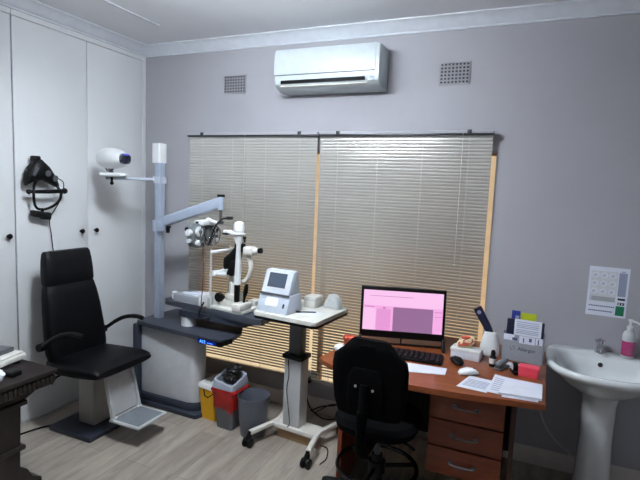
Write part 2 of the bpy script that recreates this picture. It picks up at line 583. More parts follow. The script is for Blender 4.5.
# ------------------------------------------------------------------ air conditioner
ac = thing('air_conditioner', 'white split air conditioner high on the wall above the blinds', 'air conditioner', (1.70, 0, 2.29))
ax0, ax1 = 1.330, 2.066
prof = [(0, 2.575), (-0.150, 2.578), (-0.188, 2.572), (-0.203, 2.550), (-0.208, 2.480), (-0.208, 2.405), (-0.205, 2.372), (-0.198, 2.346), (-0.172, 2.324), (-0.110, 2.314), (0, 2.312)]
b = MB()
rot = Matrix(((0, 0, 1, 0), (1, 0, 0, 0), (0, 1, 0, 0), (0, 0, 0, 1)))
b.prism(prof, ax0, ax1, rot, bev=0.008)
b.build('casing', 'ac_white', ac, angle=30)
b = MB()
b.prism([(-0.200, 2.408), (-0.2135, 2.408), (-0.2135, 2.484), (-0.208, 2.552), (-0.192, 2.577), (-0.15, 2.583), (-0.15, 2.57)], ax0 - 0.003, ax1 - 0.022, rot, bev=0.002)
b.build('front_panel', 'ac_white', ac, angle=30)
b = MB()
b.bx(ax0 - 0.002, ax1 - 0.024, -0.2105, -0.19, 2.4025, 2.4075)
b.build('panel_seam', 'darkgrey', ac)
b = MB()
sl = math.atan2(0.035, 0.014)
b.box((1.677, -0.2005, 2.364), (0.60, 0.012, 0.030), rx=-math.radians(12))
slot = b.build('outlet_slot', 'black', ac)  # solid black bar stands in for the shaded outlet recess
for i in range(5):
    MB().box((1.434 + i * 0.12, -0.2065, 2.356), (0.045, 0.002, 0.006), rx=-math.radians(12)).build('guide_vane', 'darkgrey', slot)
MB().box((1.677, -0.186, 2.338), (0.62, 0.006, 0.018), rx=-math.radians(38), bev=0.002).build('louvre', 'offwhite', ac)
b = MB()
for i in range(6):
    b.bx(1.682 + i * 0.008 - 0.024, 1.682 + i * 0.008 - 0.019, -0.2145, -0.2130, 2.424, 2.430)
b.build('maker_mark', 'ink_grey', ac)
b = MB()
b.box((2.019, -0.2025, 2.366), (0.040, 0.006, 0.045), rx=-math.radians(14), bev=0.003)
b.build('indicator_panel', 'pale_blue', ac)

# ------------------------------------------------------------------ refraction stand
st = thing('refraction_stand', 'grey ophthalmic refraction stand with charcoal table and tall pole by the corner', 'medical stand', (0.65, -0.3, 0))
b = MB()
b.prism([(0.33, -0.10), (0.66, -0.10), (0.97, -0.43), (0.975, -0.47), (0.95, -0.525), (0.37, -0.51), (0.33, -0.47)], 0.0, 0.032, bev=0.005)
b.build('base', 'navy_metal', st)
b = MB()
body = [(0.40, -0.10), (0.62, -0.10), (0.70, -0.14)] + arc((0.850, -0.400), 0.078, 0.70, -PI / 2, 12) + [(0.43, -0.475), (0.40, -0.46)]
b.prism(body, 0.085, 0.602, bev=0.006)
b.build('cabinet_body', 'cabinet', st)
b = MB()
body2 = [(0.39, -0.095), (0.63, -0.095), (0.71, -0.135)] + arc((0.853, -0.403), 0.088, 0.70, -PI / 2, 12) + [(0.42, -0.492), (0.385, -0.47)]
b.prism(body2, 0.032, 0.085, bev=0.004)
b.build('plinth_band', 'navy_metal', st)
b = MB()
b.bx(0.358, 0.402, -0.51, -0.10, 0.03, 0.605, bev=0.012, seg=3)
b.build('side_post', 'navy_metal', st)
b = MB()
slab = [(0.40, -0.07), (1.05, -0.075), (1.205, -0.345), (1.225, -0.47), (1.195, -0.588), (1.015, -0.576), (0.44, -0.512), (0.395, -0.50), (0.37, -0.46)]
b.prism(slab, 0.602, 0.632, bev=0.006)
b.build('table_slab', 'slab', st)
b = MB()
b.prism([(1.012, -0.590), (1.200, -0.602), (1.222, -0.485), (1.165, -0.44), (1.03, -0.52)], 0.588, 0.622, bev=0.004)
dp = b.build('control_panel', 'black', st)
d0, d1 = V((1.012, -0.590, 0)), V((1.200, -0.602, 0))
dd = (d1 - d0).normalized()
nn = V((dd.y, -dd.x, 0))
fr = frame(d0 + dd * 0.045 + nn * 0.0018 + V((0, 0, 0.605)), dd, (0, 0, 1))
b = MB()
b.mat_i(1).box(d0 + dd * 0.080 + V((0, 0, 0.605)), (0.150, 0.003, 0.026), rz=math.atan2(dd.y, dd.x))
b.mat_i(0).text('A12', 0.030, fr, 0.0004)
for i in range(4):
    b.box(d0 + dd * (0.090 + 0.012 * i) + nn * 0.0016 + V((0, 0, 0.602)), (0.006, 0.001, 0.004), rz=math.atan2(dd.y, dd.x))
b.build('display', ['led', 'led_bg'], dp)
# pole
px_, py_ = 0.468, -0.35
b = MB()
b.loft([((px_, py_, 0.632), (0.031, 0, 0), (0, 0.031, 0)), ((px_, py_, 1.80), (0.031, 0, 0), (0, 0.031, 0))], e=3.2)
b.bx(px_ + 0.018, px_ + 0.039, py_ - 0.037, py_ - 0.024, 0.66, 1.79, bev=0.002)
b.build('pole', 'alu', st)
MB().loft([((px_ - 0.006, py_, 1.795), (0.039, 0, 0), (0, 0.039, 0)), ((px_ - 0.006, py_, 1.935), (0.039, 0, 0), (0, 0.039, 0))], e=6).build('pole_cap', 'white_pl', st)
# phoropter arm
A0, A1 = V((0.575, -0.40, 1.375)), V((1.07, -0.455, 1.530))
dirv = (A1 - A0).normalized()
b = MB()
b.loft([((px_, py_, 1.29), (0.044, 0, 0), (0, 0.044, 0)), ((px_, py_, 1.37), (0.044, 0, 0), (0, 0.044, 0))], e=4)
b.bx(px_ + 0.04, px_ + 0.11, py_ - 0.075, py_ - 0.02, 1.30, 1.37, bev=0.006)
b.build('arm_bracket', 'alu', st)
b = MB()
b.lathe([(0.012, 0), (0.016, 0.03), (0.013, 0.05)], (px_ + 0.125, py_ - 0.055, 1.29), n=14)
b.cyl((px_ + 0.125, py_ - 0.055, 1.33), (px_ + 0.16, py_ - 0.07, 1.335), 0.008, n=10)
b.build('lock_lever', 'black', st)
b = MB()
side = dirv.cross(V((0, 0, 1))).normalized()
upv = side.cross(dirv).normalized()
b.loft([(A0 - dirv * 0.03, side * 0.026, upv * 0.030), (A0, side * 0.028, upv * 0.036), (A1, side * 0.024, upv * 0.036), (A1 + dirv * 0.02, side * 0.020, upv * 0.030)], e=6)
arm = b.build('phoropter_arm', 'alu', st)
b = MB().cyl(A1 + V((0.015, 0, -0.045)), A1 + V((0.015, 0, 0.042)), 0.022, n=16)
b.build('arm_knuckle', 'alu', st)
b = MB()
b.cyl(A1 + V((0.015, 0, 0.042)), A1 + V((0.015, 0, 0.058)), 0.026, n=16)
b.build('knuckle_knob', 'black', st)
b = MB()
b.cyl(A1 + V((0.015, 0, -0.045)), A1 + V((0.015, 0, -0.125)), 0.009, n=10)
b.cyl(A1 + V((0.015, 0, -0.122)), A1 + V((0.015, 0, -0.14)), 0.021, n=14)
b.build('hanger_rod', 'darkgrey', st)
hang = A1 + V((0.015, 0, -0.131))
# projector arm: from the pole towards the room
PA, PB = V((px_ - 0.02, py_ - 0.02, 1.672)), V((0.27, -0.665, 1.668))
b = MB()
b.tube([PA, PA.lerp(PB, 0.5), PB], 0.011, n=12)
b.loft([((px_, py_, 1.645), (0.041, 0, 0), (0, 0.041, 0)), ((px_, py_, 1.695), (0.041, 0, 0), (0, 0.041, 0))], e=4)
b.build('projector_arm', 'pale_blue', st)
b = MB()
pd = V((0.93, 0.36, 0)).normalized()
ps = V((pd.y, -pd.x, 0))
pc = V((0.345, -0.655, 1.692))
b.loft([(pc - pd * 0.10, ps * 0.03, V((0, 0, 0.010))), (pc - pd * 0.085, ps * 0.055, V((0, 0, 0.015))), (pc + pd * 0.06, ps * 0.055, V((0, 0, 0.015))), (pc + pd * 0.085, ps * 0.03, V((0, 0, 0.010)))], e=3)
b.build('projector_shelf', 'white_pl', st)
b = MB()
b.cyl(pc + V((-0.03, 0, -0.01)), pc + V((-0.03, 0, -0.055)), 0.008, n=10)
b.ball(pc + V((-0.03, 0, -0.058)), 0.013)
b.loft([(pc + V((-0.05, 0, -0.018)), (0.02, 0, 0), (0, 0.02, 0)), (pc + V((0.07, 0.02, -0.016)), (0.02, 0, 0), (0, 0.015, 0))], e=3)
b.build('shelf_knob', 'black', st)
# swing tray over the slab
b = MB().cyl((0.785, -0.395, 0.632), (0.785, -0.395, 0.700), 0.055, n=24)
b.build('pivot', 'cabinet', st)
b = MB().cyl((0.785, -0.395, 0.700), (0.785, -0.395, 0.745), 0.059, n=24)
b.prism([(0.74, -0.34), (0.74, -0.45), (1.30, -0.47), (1.34, -0.30)], 0.705, 0.748)
b.build('swing_arm', 'navy_metal', st)
b = MB()
b.prism([(0.545, -0.175), (0.535, -0.36), (0.56, -0.378), (1.18, -0.478), (1.40, -0.515), (1.452, -0.495), (1.452, -0.13), (0.56, -0.14)], 0.746, 0.790, bev=0.006)
b.build('instrument_tray', 'slab', st)

# ---- chart projector
pj = thing('chart_projector', 'white egg-shaped chart projector with a dark blue lens on the pole arm', 'projector', tuple(pc + V((0, 0, 0.015))))
c0 = pc + V((-0.025, 0.0, 0.112))
ax = V((0.94, -0.20, -0.03)).normalized()
sd = ax.cross(V((0, 0, 1))).normalized()
up_ = sd.cross(ax).normalized()
b = MB()
ss = []
for t, r in ((-0.150, 0.006), (-0.146, 0.026), (-0.132, 0.045), (-0.10, 0.060), (-0.05, 0.073), (0.0, 0.074), (0.05, 0.068), (0.10, 0.056), (0.125, 0.047), (0.140, 0.041)):
    ss.append((c0 + ax * t, sd * r, up_ * r * 0.98))
b.loft(ss, e=2.3, n=28)
b.build('housing', 'white_pl', pj)
b = MB()
b.loft([(c0 + ax * 0.10, sd * 0.036, up_ * 0.038), (c0 + ax * 0.150, sd * 0.037, up_ * 0.034), (c0 + ax * 0.166, sd * 0.035, up_ * 0.032), (c0 + ax * 0.160, sd * 0.026, up_ * 0.026)], e=3)
ln = b.build('lens_barrel', 'lens_blue', pj)
b = MB().loft([(c0 + ax * 0.128 + up_ * 0.032, sd * 0.024, up_ * 0.006), (c0 + ax * 0.167 + up_ * 0.028, sd * 0.022, up_ * 0.005)], e=3)
b.build('hood_glint', 'lens_glint', ln)  # blue sliver painted on as the glint above the lens
b = MB()
b.tube([c0 - ax * 0.09 - up_ * 0.055, c0 - ax * 0.062 - up_ * 0.085, c0 - ax * 0.03 - up_ * 0.090], 0.006, n=8)
b.tube([c0 + ax * 0.02 - up_ * 0.062, c0 - ax * 0.005 - up_ * 0.085, c0 - ax * 0.03 - up_ * 0.090], 0.006, n=8)
b.cyl(c0 - ax * 0.03 - up_ * 0.062, pc + V((-0.025, -0.006, 0.008)), 0.014, n=14)
b.build('yoke', 'darkgrey', pj)

# ---- phoropter hung from the arm
ph = thing('phoropter', 'white and chrome phoropter hanging from the end of the pale arm', 'phoropter', (0.955, -0.455, 1.25))
b = MB()
b.tube(bez([hang, hang + V((-0.05, -0.002, 0.002)), V((0.985, -0.455, 1.415)), V((0.965, -0.455, 1.40))], 6), 0.010, n=10)
b.bx(0.925, 0.995, -0.53, -0.38, 1.374, 1.408, bev=0.008)
b.build('hanger_bar', 'white_pl', ph)
for s_ in (-1, 1):
    cy = -0.455 + s_ * 0.075
    b = MB()
    b.loft([((0.912, cy, 1.305), (0, 0.056, 0), (0, 0, 0.074)), ((0.920, cy, 1.305), (0, 0.066, 0), (0, 0, 0.084)), ((0.965, cy, 1.305), (0, 0.066, 0), (0, 0, 0.084)), ((0.976, cy, 1.305), (0, 0.054, 0), (0, 0, 0.072))], e=2.5, n=32)
    hb = b.build('lens_housing', 'phoropter_grey', ph)
    b = MB()
    b.lathe([(0.032, -0.008), (0.034, 0.0), (0.034, 0.012), (0.021, 0.014), (0.019, 0.004)], (0.977, cy + s_ * 0.018, 1.335), n=24, axis='X')
    b.build('lens_dial', 'white_pl', hb)
    b = MB()
    b.lathe([(0.022, -0.006), (0.025, 0.0), (0.025, 0.016), (0.016, 0.018)], (0.979, cy - s_ * 0.022, 1.262), n=20, axis='X')
    b.build('axis_knob', 'chrome', hb)
    b = MB()
    b.lathe([(0.016, -0.006), (0.018, 0.0), (0.018, 0.022), (0.012, 0.024)], (0.979, cy + s_ * 0.036, 1.262), n=20, axis='X')
    b.build('cylinder_knob', 'cabinet', hb)
    b = MB()
    b.lathe([(0.011, 0.0), (0.013, 0.002), (0.013, 0.006), (0.008, 0.007)], (0.990, cy + s_ * 0.018, 1.335), n=18, axis='X')
    b.build('aperture', 'ink_dark', hb)
    b = MB()
    b.lathe([(0.028, -0.03), (0.028, -0.012)], (0.910, cy - s_ * 0.016, 1.300), n=20, axis='X')
    b.lathe([(0.016, -0.022), (0.016, 0.0)], (0.905, cy + s_ * 0.03, 1.345), n=16, axis='X')
    b.build('eyecup', 'black', hb)
    b = MB()
    b.lathe([(0.020, -0.014), (0.022, -0.012), (0.022, 0.012), (0.020, 0.014)], (0.943, cy + s_ * 0.076, 1.330), n=20, axis='Y')
    b.lathe([(0.014, -0.012), (0.014, 0.012)], (0.943, cy + s_ * 0.072, 1.275), n=16, axis='Y')
    b.build('power_wheel', 'cabinet', hb)
    for k in range(6):
        a = PI * 0.1 + k * PI / 3
        MB().ball((0.979, cy + 0.050 * math.cos(a), 1.305 + 0.066 * math.sin(a)), 0.009, n=10).build('setting_knob', 'chrome', hb)
    b = MB()
    b.tube(bez([(0.990, cy, 1.372), (1.004, cy + s_ * 0.034, 1.335), (1.002, cy + s_ * 0.028, 1.262), (0.990, cy, 1.238)], 6), 0.0045, n=8)
    b.build('cross_cylinder_arm', 'darkgrey', hb)
    b = MB()
    b.tube(bez([(0.984, cy - s_ * 0.05, 1.36), (0.998, cy - s_ * 0.015, 1.32), (0.996, cy - s_ * 0.045, 1.27)], 6), 0.004, n=8)
    b.build('auxiliary_lever', 'ink_dark', hb)
    b = MB().cyl((0.95, cy, 1.380), (0.95, cy, 1.402), 0.012, n=12)
    b.build('level_screw', 'black', hb)
b = MB()
b.cyl((0.99, -0.455, 1.37), (1.035, -0.455, 1.365), 0.004, n=8)
b.tube(bez([(1.00, -0.475, 1.235), (1.03, -0.48, 1.30), (1.065, -0.48, 1.375), (1.11, -0.48, 1.422), (1.165, -0.48, 1.436)], 8), 0.0055, n=8)
b.cyl((1.155, -0.48, 1.435), (1.195, -0.48, 1.437), 0.011, n=10)
b.build('near_point_rod', 'ink_dark', ph)
b = MB().tube(bez([(0.975, -0.50, 1.27), (0.985, -0.50, 1.10), (0.98, -0.50, 0.95), (0.975, -0.505, 0.82), (0.975, -0.46, 0.7925)], 8), 0.0035, n=6)
b.build('cable', 'brownbox', ph)

# ---- slit lamp on the tray
sl_ = thing('slit_lamp', 'white slit lamp microscope with black eyepieces standing on the charcoal tray', 'slit lamp', (1.12, -0.32, 0.790))
b = MB()
b.prism([(0.965, -0.20), (0.955, -0.425), (1.225, -0.475), (1.285, -0.47), (1.30, -0.22)], 0.790, 0.812, bev=0.004)
b.build('base_plate', 'offwhite', sl_)
b = MB()
b.bx(1.00, 1.15, -0.24, -0.215, 0.812, 0.83, bev=0.003)
b.box((1.245, -0.42, 0.835), (0.075, 0.13, 0.046), rz=-0.1, bev=0.006)
b.box((1.25, -0.26, 0.832), (0.06, 0.08, 0.04), bev=0.006)
b.box((1.10, -0.33, 0.832), (0.14, 0.13, 0.038), rz=-0.1, bev=0.006)
b.build('cross_slide', 'offwhite', sl_)
for yy in (-0.43, -0.20):
    b = MB()
    b.cyl((0.995, yy, 0.812), (0.995, yy, 1.21), 0.008, n=12)
    b.bx(0.980, 1.010, yy - 0.018, yy + 0.018, 0.79, 0.87, bev=0.005)
    b.build('head_upright', 'steel_plate', sl_)
b = MB()
b.tube(bez([(0.995, -0.43, 1.185), (1.04, -0.40, 1.195), (1.075, -0.315, 1.20), (1.04, -0.23, 1.195), (0.995, -0.20, 1.185)], 8), 0.012, n=10)
b.build('forehead_band', 'white_pl', sl_)
b = MB()
b.loft([((0.995, -0.43, 1.030), (0.012, 0, 0), (0, 0, 0.016)), ((1.0, -0.39, 1.035), (0.030, 0, 0), (0, 0, 0.018)), ((1.03, -0.32, 1.030), (0.050, 0, 0), (0, 0, 0.020)), ((1.0, -0.24, 1.035), (0.030, 0, 0), (0, 0, 0.018)), ((0.995, -0.20, 1.030), (0.012, 0, 0), (0, 0, 0.016))], e=3)
b.box((1.06, -0.375, 1.033), (0.10, 0.07, 0.028), bev=0.012, seg=3)
b.build('chin_rest', 'white_pl', sl_)
b = MB()
b.cyl((1.13, -0.34, 0.84), (1.13, -0.34, 1.00), 0.040, 0.034, n=22)
b.cyl((1.13, -0.34, 1.00), (1.13, -0.34, 1.03), 0.045, n=22)
b.bx(1.085, 1.18, -0.39, -0.29, 0.85, 0.90, bev=0.01)
b.build('pillar', 'offwhite', sl_)
b = MB()
b.loft([((1.20, -0.41, 0.86), (0.016, 0, 0), (0, 0.016, 0)), ((1.20, -0.41, 0.98), (0.017, 0, 0), (0, 0.017, 0))], e=4)
b.build('slit_tower_base', 'black', sl_)
b = MB()
b.loft([((1.20, -0.41, 0.98), (0.022, 0, 0), (0, 0.020, 0)), ((1.205, -0.41, 1.10), (0.020, 0, 0), (0, 0.018, 0)), ((1.205, -0.41, 1.25), (0.014, 0, 0), (0, 0.014, 0)), ((1.205, -0.41, 1.30), (0.030, 0, 0), (0, 0.026, 0)), ((1.205, -0.41, 1.335), (0.033, 0, 0), (0, 0.030, 0))], e=3)
b.build('slit_tower', 'white_pl', sl_)
b = MB()
b.lathe([(0.046, 0), (0.046, 0.006), (0.033, 0.010), (0.033, 0.020), (0.037, 0.024), (0.037, 0.060), (0.030, 0.078), (0.015, 0.088), (0.003, 0.090)], (1.205, -0.41, 1.325), n=24)
b.build('lamp_housing', 'white_pl', sl_)
b = MB()
b.tube(bez([(1.20, -0.41, 1.262), (1.18, -0.42, 1.318), (1.13, -0.43, 1.338), (1.10, -0.435, 1.338)], 6), [0.017] * 12 + [0.012] * 7, n=10)
b.build('mirror_arm', 'white_pl', sl_)
MB().box((1.115, -0.433, 1.322), (0.045, 0.02, 0.010), bev=0.003).build('mirror', 'black', sl_)
b = MB()
mp0 = V((1.145, -0.37, 1.13))
b.loft([(mp0 + V((-0.075, 0.01, -0.02)), (0, 0.030, 0), (0, 0, 0.045)), (mp0 + V((-0.03, 0, 0.0)), (0, 0.035, 0), (0, 0, 0.055)), (mp0 + V((0.02, 0, 0.045)), (0, 0.035, 0), (0, 0, 0.065)), (mp0 + V((0.045, 0, 0.06)), (0, 0.028, 0), (0, 0, 0.05))], e=3)
b.box((1.15, -0.39, 1.085), (0.05, 0.05, 0.11), ry=0.35, bev=0.01)
b.bx(1.165, 1.235, -0.405, -0.365, 1.20, 1.262, bev=0.008)
b.build('microscope_body', 'black', sl_)
b = MB()
b.box((1.275, -0.38, 1.215), (0.075, 0.075, 0.060), bev=0.014, seg=3)
b.cyl((1.30, -0.38, 1.215), (1.345, -0.38, 1.22), 0.024, n=18)
eb = b.build('binocular_head', 'offwhite', sl_)
b = MB().cyl((1.34, -0.38, 1.22), (1.368, -0.38, 1.224), 0.018, n=14)
b.cyl((1.245, -0.40, 1.27), (1.245, -0.40, 1.30), 0.007, n=10)
b.ball((1.245, -0.40, 1.303), 0.011)
b.build('eyepiece', 'black', eb)
b = MB()
b.tube(bez([(1.255, -0.375, 1.19), (1.285, -0.375, 1.12), (1.275, -0.375, 1.05), (1.235, -0.37, 1.00), (1.18, -0.36, 0.985)], 6), 0.017, n=12)
b.build('microscope_arm', 'offwhite', sl_)
b = MB()
b.cyl((1.25, -0.40, 0.858), (1.256, -0.40, 0.90), 0.008, n=10)
b.loft([((1.255, -0.40, 0.895), (0.010, 0, 0), (0, 0.010, 0)), ((1.262, -0.40, 0.93), (0.017, 0, 0), (0, 0.017, 0)), ((1.268, -0.40, 0.975), (0.014, 0, 0), (0, 0.014, 0)), ((1.27, -0.40, 0.99), (0.006, 0, 0), (0, 0.006, 0))], e=2)
b.build('joystick', 'black', sl_)
b = MB()
b.lathe([(0.03, -0.015), (0.034, -0.01), (0.034, 0.01), (0.03, 0.015)], (1.045, -0.395, 0.868), n=18, axis='Y')
b.cyl((1.045, -0.395, 0.868), (1.10, -0.36, 0.868), 0.008, n=8)
b.build('height_wheel', 'black', sl_)

# ---- things lying on the tray
t = thing('instrument_box', 'grey box with sloping front on the tray, left of the slit lamp', 'box', (0.79, -0.33, 0.790))
b = MB()
b.prism([(0.64, -0.392), (0.905, -0.428), (0.925, -0.28), (0.66, -0.24)], 0.790, 0.848, bev=0.006)
b.build('box_body', 'holder', t)
b = MB()
b.box((0.925, -0.37, 0.835), (0.055, 0.13, 0.09), rz=-0.13, bev=0.01)
b.build('end_block', 'white_pl', t)
b = MB()
for i in range(3):
    b.box((0.80 + 0.02 * i, -0.335 + 0.006 * i, 0.8495 + i * 0.004), (0.17 - 0.02 * i, 0.10, 0.004), rz=-0.13 + 0.12 * i, bev=0.001)
tag(b.build('paper_slip', 'paper'), 'loose white paper slips on the grey box beside the slit lamp', 'paper')
b = MB()
b.box((0.712, -0.33, 0.8505), (0.06, 0.04, 0.005), rz=0.3, bev=0.002)
tag(b.build('blue_card', 'pale_blue'), 'small pale blue card on the left end of the grey box', 'card')
t = thing('eye_drop_bottle', 'tiny clear bottle with white cap at the left end of the tray', 'bottle', (0.60, -0.33, 0.790))
MB().lathe([(0.019, 0), (0.021, 0.003), (0.021, 0.030), (0.012, 0.036)], (0.60, -0.33, 0.790), n=18).build('bottle_body', 'clear', t)
MB().lathe([(0.014, 0.034), (0.021, 0.040), (0.021, 0.052), (0.016, 0.055)], (0.60, -0.33, 0.790), n=18).build('cap', 'white_pl', t)
b = MB().tube(bez([(0.955, -0.452, 0.83), (0.968, -0.50, 0.80), (0.965, -0.515, 0.75), (0.985, -0.50, 0.725), (1.03, -0.44, 0.738)], 8), 0.006, n=8)
tag(b.build('black_cable', 'black'), 'short black cable drooping over the front edge of the tray', 'cable')

# ------------------------------------------------------------------ examination chair
ch = thing('examination_chair', 'black leatherette examination chair with headrest, steel column and footplate', 'chair', (0.40, -0.94, 0))
b = MB().bx(0.205, 0.575, -1.085, -0.80, 0.0, 0.032, bev=0.006)
b.build('base_plate', 'navy_metal', ch)
b = MB()
b.bx(0.325, 0.465, -0.955, -0.815, 0.032, 0.36, bev=0.006)
b.build('column', 'steel', ch)
b = MB()
b.bx(0.330, 0.460, -0.950, -0.820, 0.36, 0.40, bev=0.004)
b.bx(0.320, 0.470, -0.960, -0.810, 0.335, 0.347, bev=0.003)
b.bx(0.30, 0.56, -1.03, -0.76, 0.40, 0.425, bev=0.006)
b.build('column_collar', 'steel_plate', ch)
sy = -0.925
b = MB()
ss = []
for x, zc, hh, hw in ((0.245, 0.475, 0.030, 0.20), (0.275, 0.470, 0.048, 0.225), (0.37, 0.466, 0.055, 0.238), (0.53, 0.474, 0.054, 0.240), (0.645, 0.482, 0.048, 0.240), (0.695, 0.482, 0.038, 0.234), (0.716, 0.480, 0.020, 0.222)):
    ss.append(((x, sy, zc), (0, hw, 0), (0, 0, hh)))
b.loft(ss, e=3.4, n=36)
b.build('seat', 'leather', ch)
b = MB()
ss = []
for z, xc, hd, hw in ((0.49, 0.300, 0.036, 0.215), (0.54, 0.285, 0.052, 0.222), (0.66, 0.268, 0.055, 0.218), (0.80, 0.245, 0.055, 0.208), (0.90, 0.226, 0.052, 0.196), (0.952, 0.216, 0.044, 0.186), (0.968, 0.214, 0.036, 0.180)):
    ss.append(((xc, sy, z), (hd, 0, 0.0), (0, hw, 0)))
b.loft(ss, e=3.6, n=36)
bk = b.build('backrest', 'leather', ch)
b = MB()
ss = []
for z, xc, hd, hw in ((0.964, 0.214, 0.036, 0.180), (0.982, 0.212, 0.046, 0.184), (1.05, 0.204, 0.050, 0.182), (1.12, 0.198, 0.046, 0.177), (1.166, 0.194, 0.038, 0.171), (1.182, 0.193, 0.022, 0.164)):
    ss.append(((xc, sy, z), (hd, 0, 0), (0, hw, 0)))
b.loft(ss, e=4.2, n=36)
b.build('headrest', 'leather', ch)
for s_ in (-1, 1):
    yy = sy + s_ * 0.246
    b = MB()
    b.tube(bez([(0.255, yy - s_ * 0.02, 0.590), (0.29, yy, 0.612), (0.37, yy, 0.665), (0.45, yy, 0.705), (0.53, yy, 0.724), (0.595, yy, 0.726), (0.622, yy, 0.718)], 6), [0.013] * 12 + [0.014] * 12 + [0.015] * 12 + [0.010], n=12)
    ar = b.build('armrest', 'black', ch)
    MB().cyl((0.255, yy - s_ * 0.05, 0.592), (0.255, yy + s_ * 0.012, 0.592), 0.026, n=18).build('armrest_pivot', 'black', ar)
b = MB()
b.loft([((0.605, -0.885, 0.425), (0, 0.105, 0), (0.006, 0, 0.004)), ((0.665, -0.885, 0.155), (0, 0.108, 0), (0.006, 0, 0.004))], e=8)
lp = b.build('leg_panel', 'steel_plate', ch)
for s_ in (-1, 1):
    b = MB()
    b.loft([((0.610, -0.885 + s_ * 0.108, 0.425), (0, 0.008, 0), (0.014, 0, 0.006)), ((0.678, -0.885 + s_ * 0.112, 0.150), (0, 0.008, 0), (0.014, 0, 0.006))], e=6)
    b.build('leg_panel_edge', 'steel_plate', lp)
b = MB()
b.bx(0.66, 0.905, -1.015, -0.755, 0.132, 0.146, bev=0.005)
fp = b.build('footplate', 'steel_plate', ch)
b = MB()
b.bx(0.685, 0.885, -0.992, -0.778, 0.1455, 0.149, bev=0.001)
b.build('tread', 'greyplate', fp)
for s_ in (-1, 1):
    MB().cyl((0.682, -0.885 + s_ * 0.085, 0.145), (0.682, -0.885 + s_ * 0.125, 0.145), 0.012, n=12).build('footplate_hinge', 'white_pl', fp)
b = MB()
b.tube(bez([(0.36, -1.06, 0.415), (0.345, -1.13, 0.405), (0.35, -1.17, 0.375)], 6), 0.007, n=8)
b.build('release_lever', 'black', ch)

# ------------------------------------------------------------------ head-worn ophthalmoscope hung on the cupboard
hs = thing('ophthalmoscope_headset', 'black headband ophthalmoscope hanging on the white cupboard door', 'headset', (0.05, -0.98, 1.40))
hc = V((0.062, -0.975, 1.560))
b = MB()
ring = [hc + V((0.028 * math.cos(2 * a) + 0.0, 0.098 * math.cos(a), 0.100 * math.sin(a) - 0.018)) for a in [2 * PI * i / 36 for i in range(36)]]
b.tube(ring, 0.0085, n=8, closed=True)
b.build('headband', 'black', hs)
b = MB()
b.loft([(hc + V((0.01, -0.115, 0.0)), (0.012, 0, 0), (0, 0, 0.011)), (hc + V((0.035, 0.0, 0.002)), (0.012, 0, 0), (0, 0, 0.013)), (hc + V((0.02, 0.125, 0.008)), (0.014, 0, 0), (0, 0, 0.014))], e=3)
b.ball(hc + V((0.01, -0.118, 0)), 0.016)
b.ball(hc + V((0.02, 0.132, 0.008)), 0.020)
b.build('crown_strap', 'black', hs)
b = MB()
tp = V((0.062, -1.03, 1.72))
b.loft([((0.055, -1.106, 1.640), (0.016, 0, 0), (0, 0.004, 0.030)), ((0.058, -1.096, 1.656), (0.030, 0, 0), (0, 0.006, 0.058)), ((0.064, -1.053, 1.693), (0.042, 0, 0), (0, 0.006, 0.070)), ((0.068, -1.008, 1.703), (0.046, 0, 0), (0, 0.0, 0.068)), ((0.066, -0.953, 1.673), (0.044, 0, 0), (0, -0.006, 0.058)), ((0.062, -0.908, 1.636), (0.034, 0, 0), (0, -0.008, 0.042)), ((0.060, -0.883, 1.613), (0.020, 0, 0), (0, -0.006, 0.024))], e=2.3)
b.bx(0.030, 0.080, -1.053, -1.008, 1.753, 1.790, bev=0.008)
b.build('optics_housing', 'black', hs)
MB().cyl(tp + V((0.03, 0.042, -0.037)), tp + V((0.054, 0.044, -0.040)), 0.020, n=18).build('viewing_lens', 'darkgrey', hs)
MB().cyl(tp + V((0.03, 0.097, -0.067)), tp + V((0.050, 0.099, -0.070)), 0.020, n=18).build('viewing_lens', 'darkgrey', hs)
MB().box(tp + V((0.040, -0.033, -0.032)), (0.012, 0.018, 0.060), rx=-0.5, bev=0.004).build('side_clip', 'darkgrey', hs)
b = MB()
b.box(hc + V((-0.015, -0.035, -0.148)), (0.05, 0.10, 0.042), rx=-0.18, bev=0.012, seg=3)
b.box(hc + V((-0.015, 0.015, -0.160)), (0.05, 0.06, 0.05), rx=-0.1, bev=0.012, seg=3)
b.cyl(hc + V((-0.02, -0.02, -0.15)), hc + V((0.0, -0.01, -0.11)), 0.010, n=10)
b.cyl((0.0, -1.0, 1.41), (0.05, -1.0, 1.41), 0.007, n=8)
b.build('mirror_box', 'black', hs)
b = MB().tube(bez([hc + V((0.02, 0.06, 0.10)), hc + V((0.02, 0.125, 0.06)), hc + V((0.02, 0.10, -0.05)), (0.03, -0.915, 1.38), (0.02, -0.90, 1.27), (0.015, -0.885, 1.17), (0.02, -0.87, 1.10)], 8), 0.003, n=6)
b.build('headset_cable', 'black', hs)

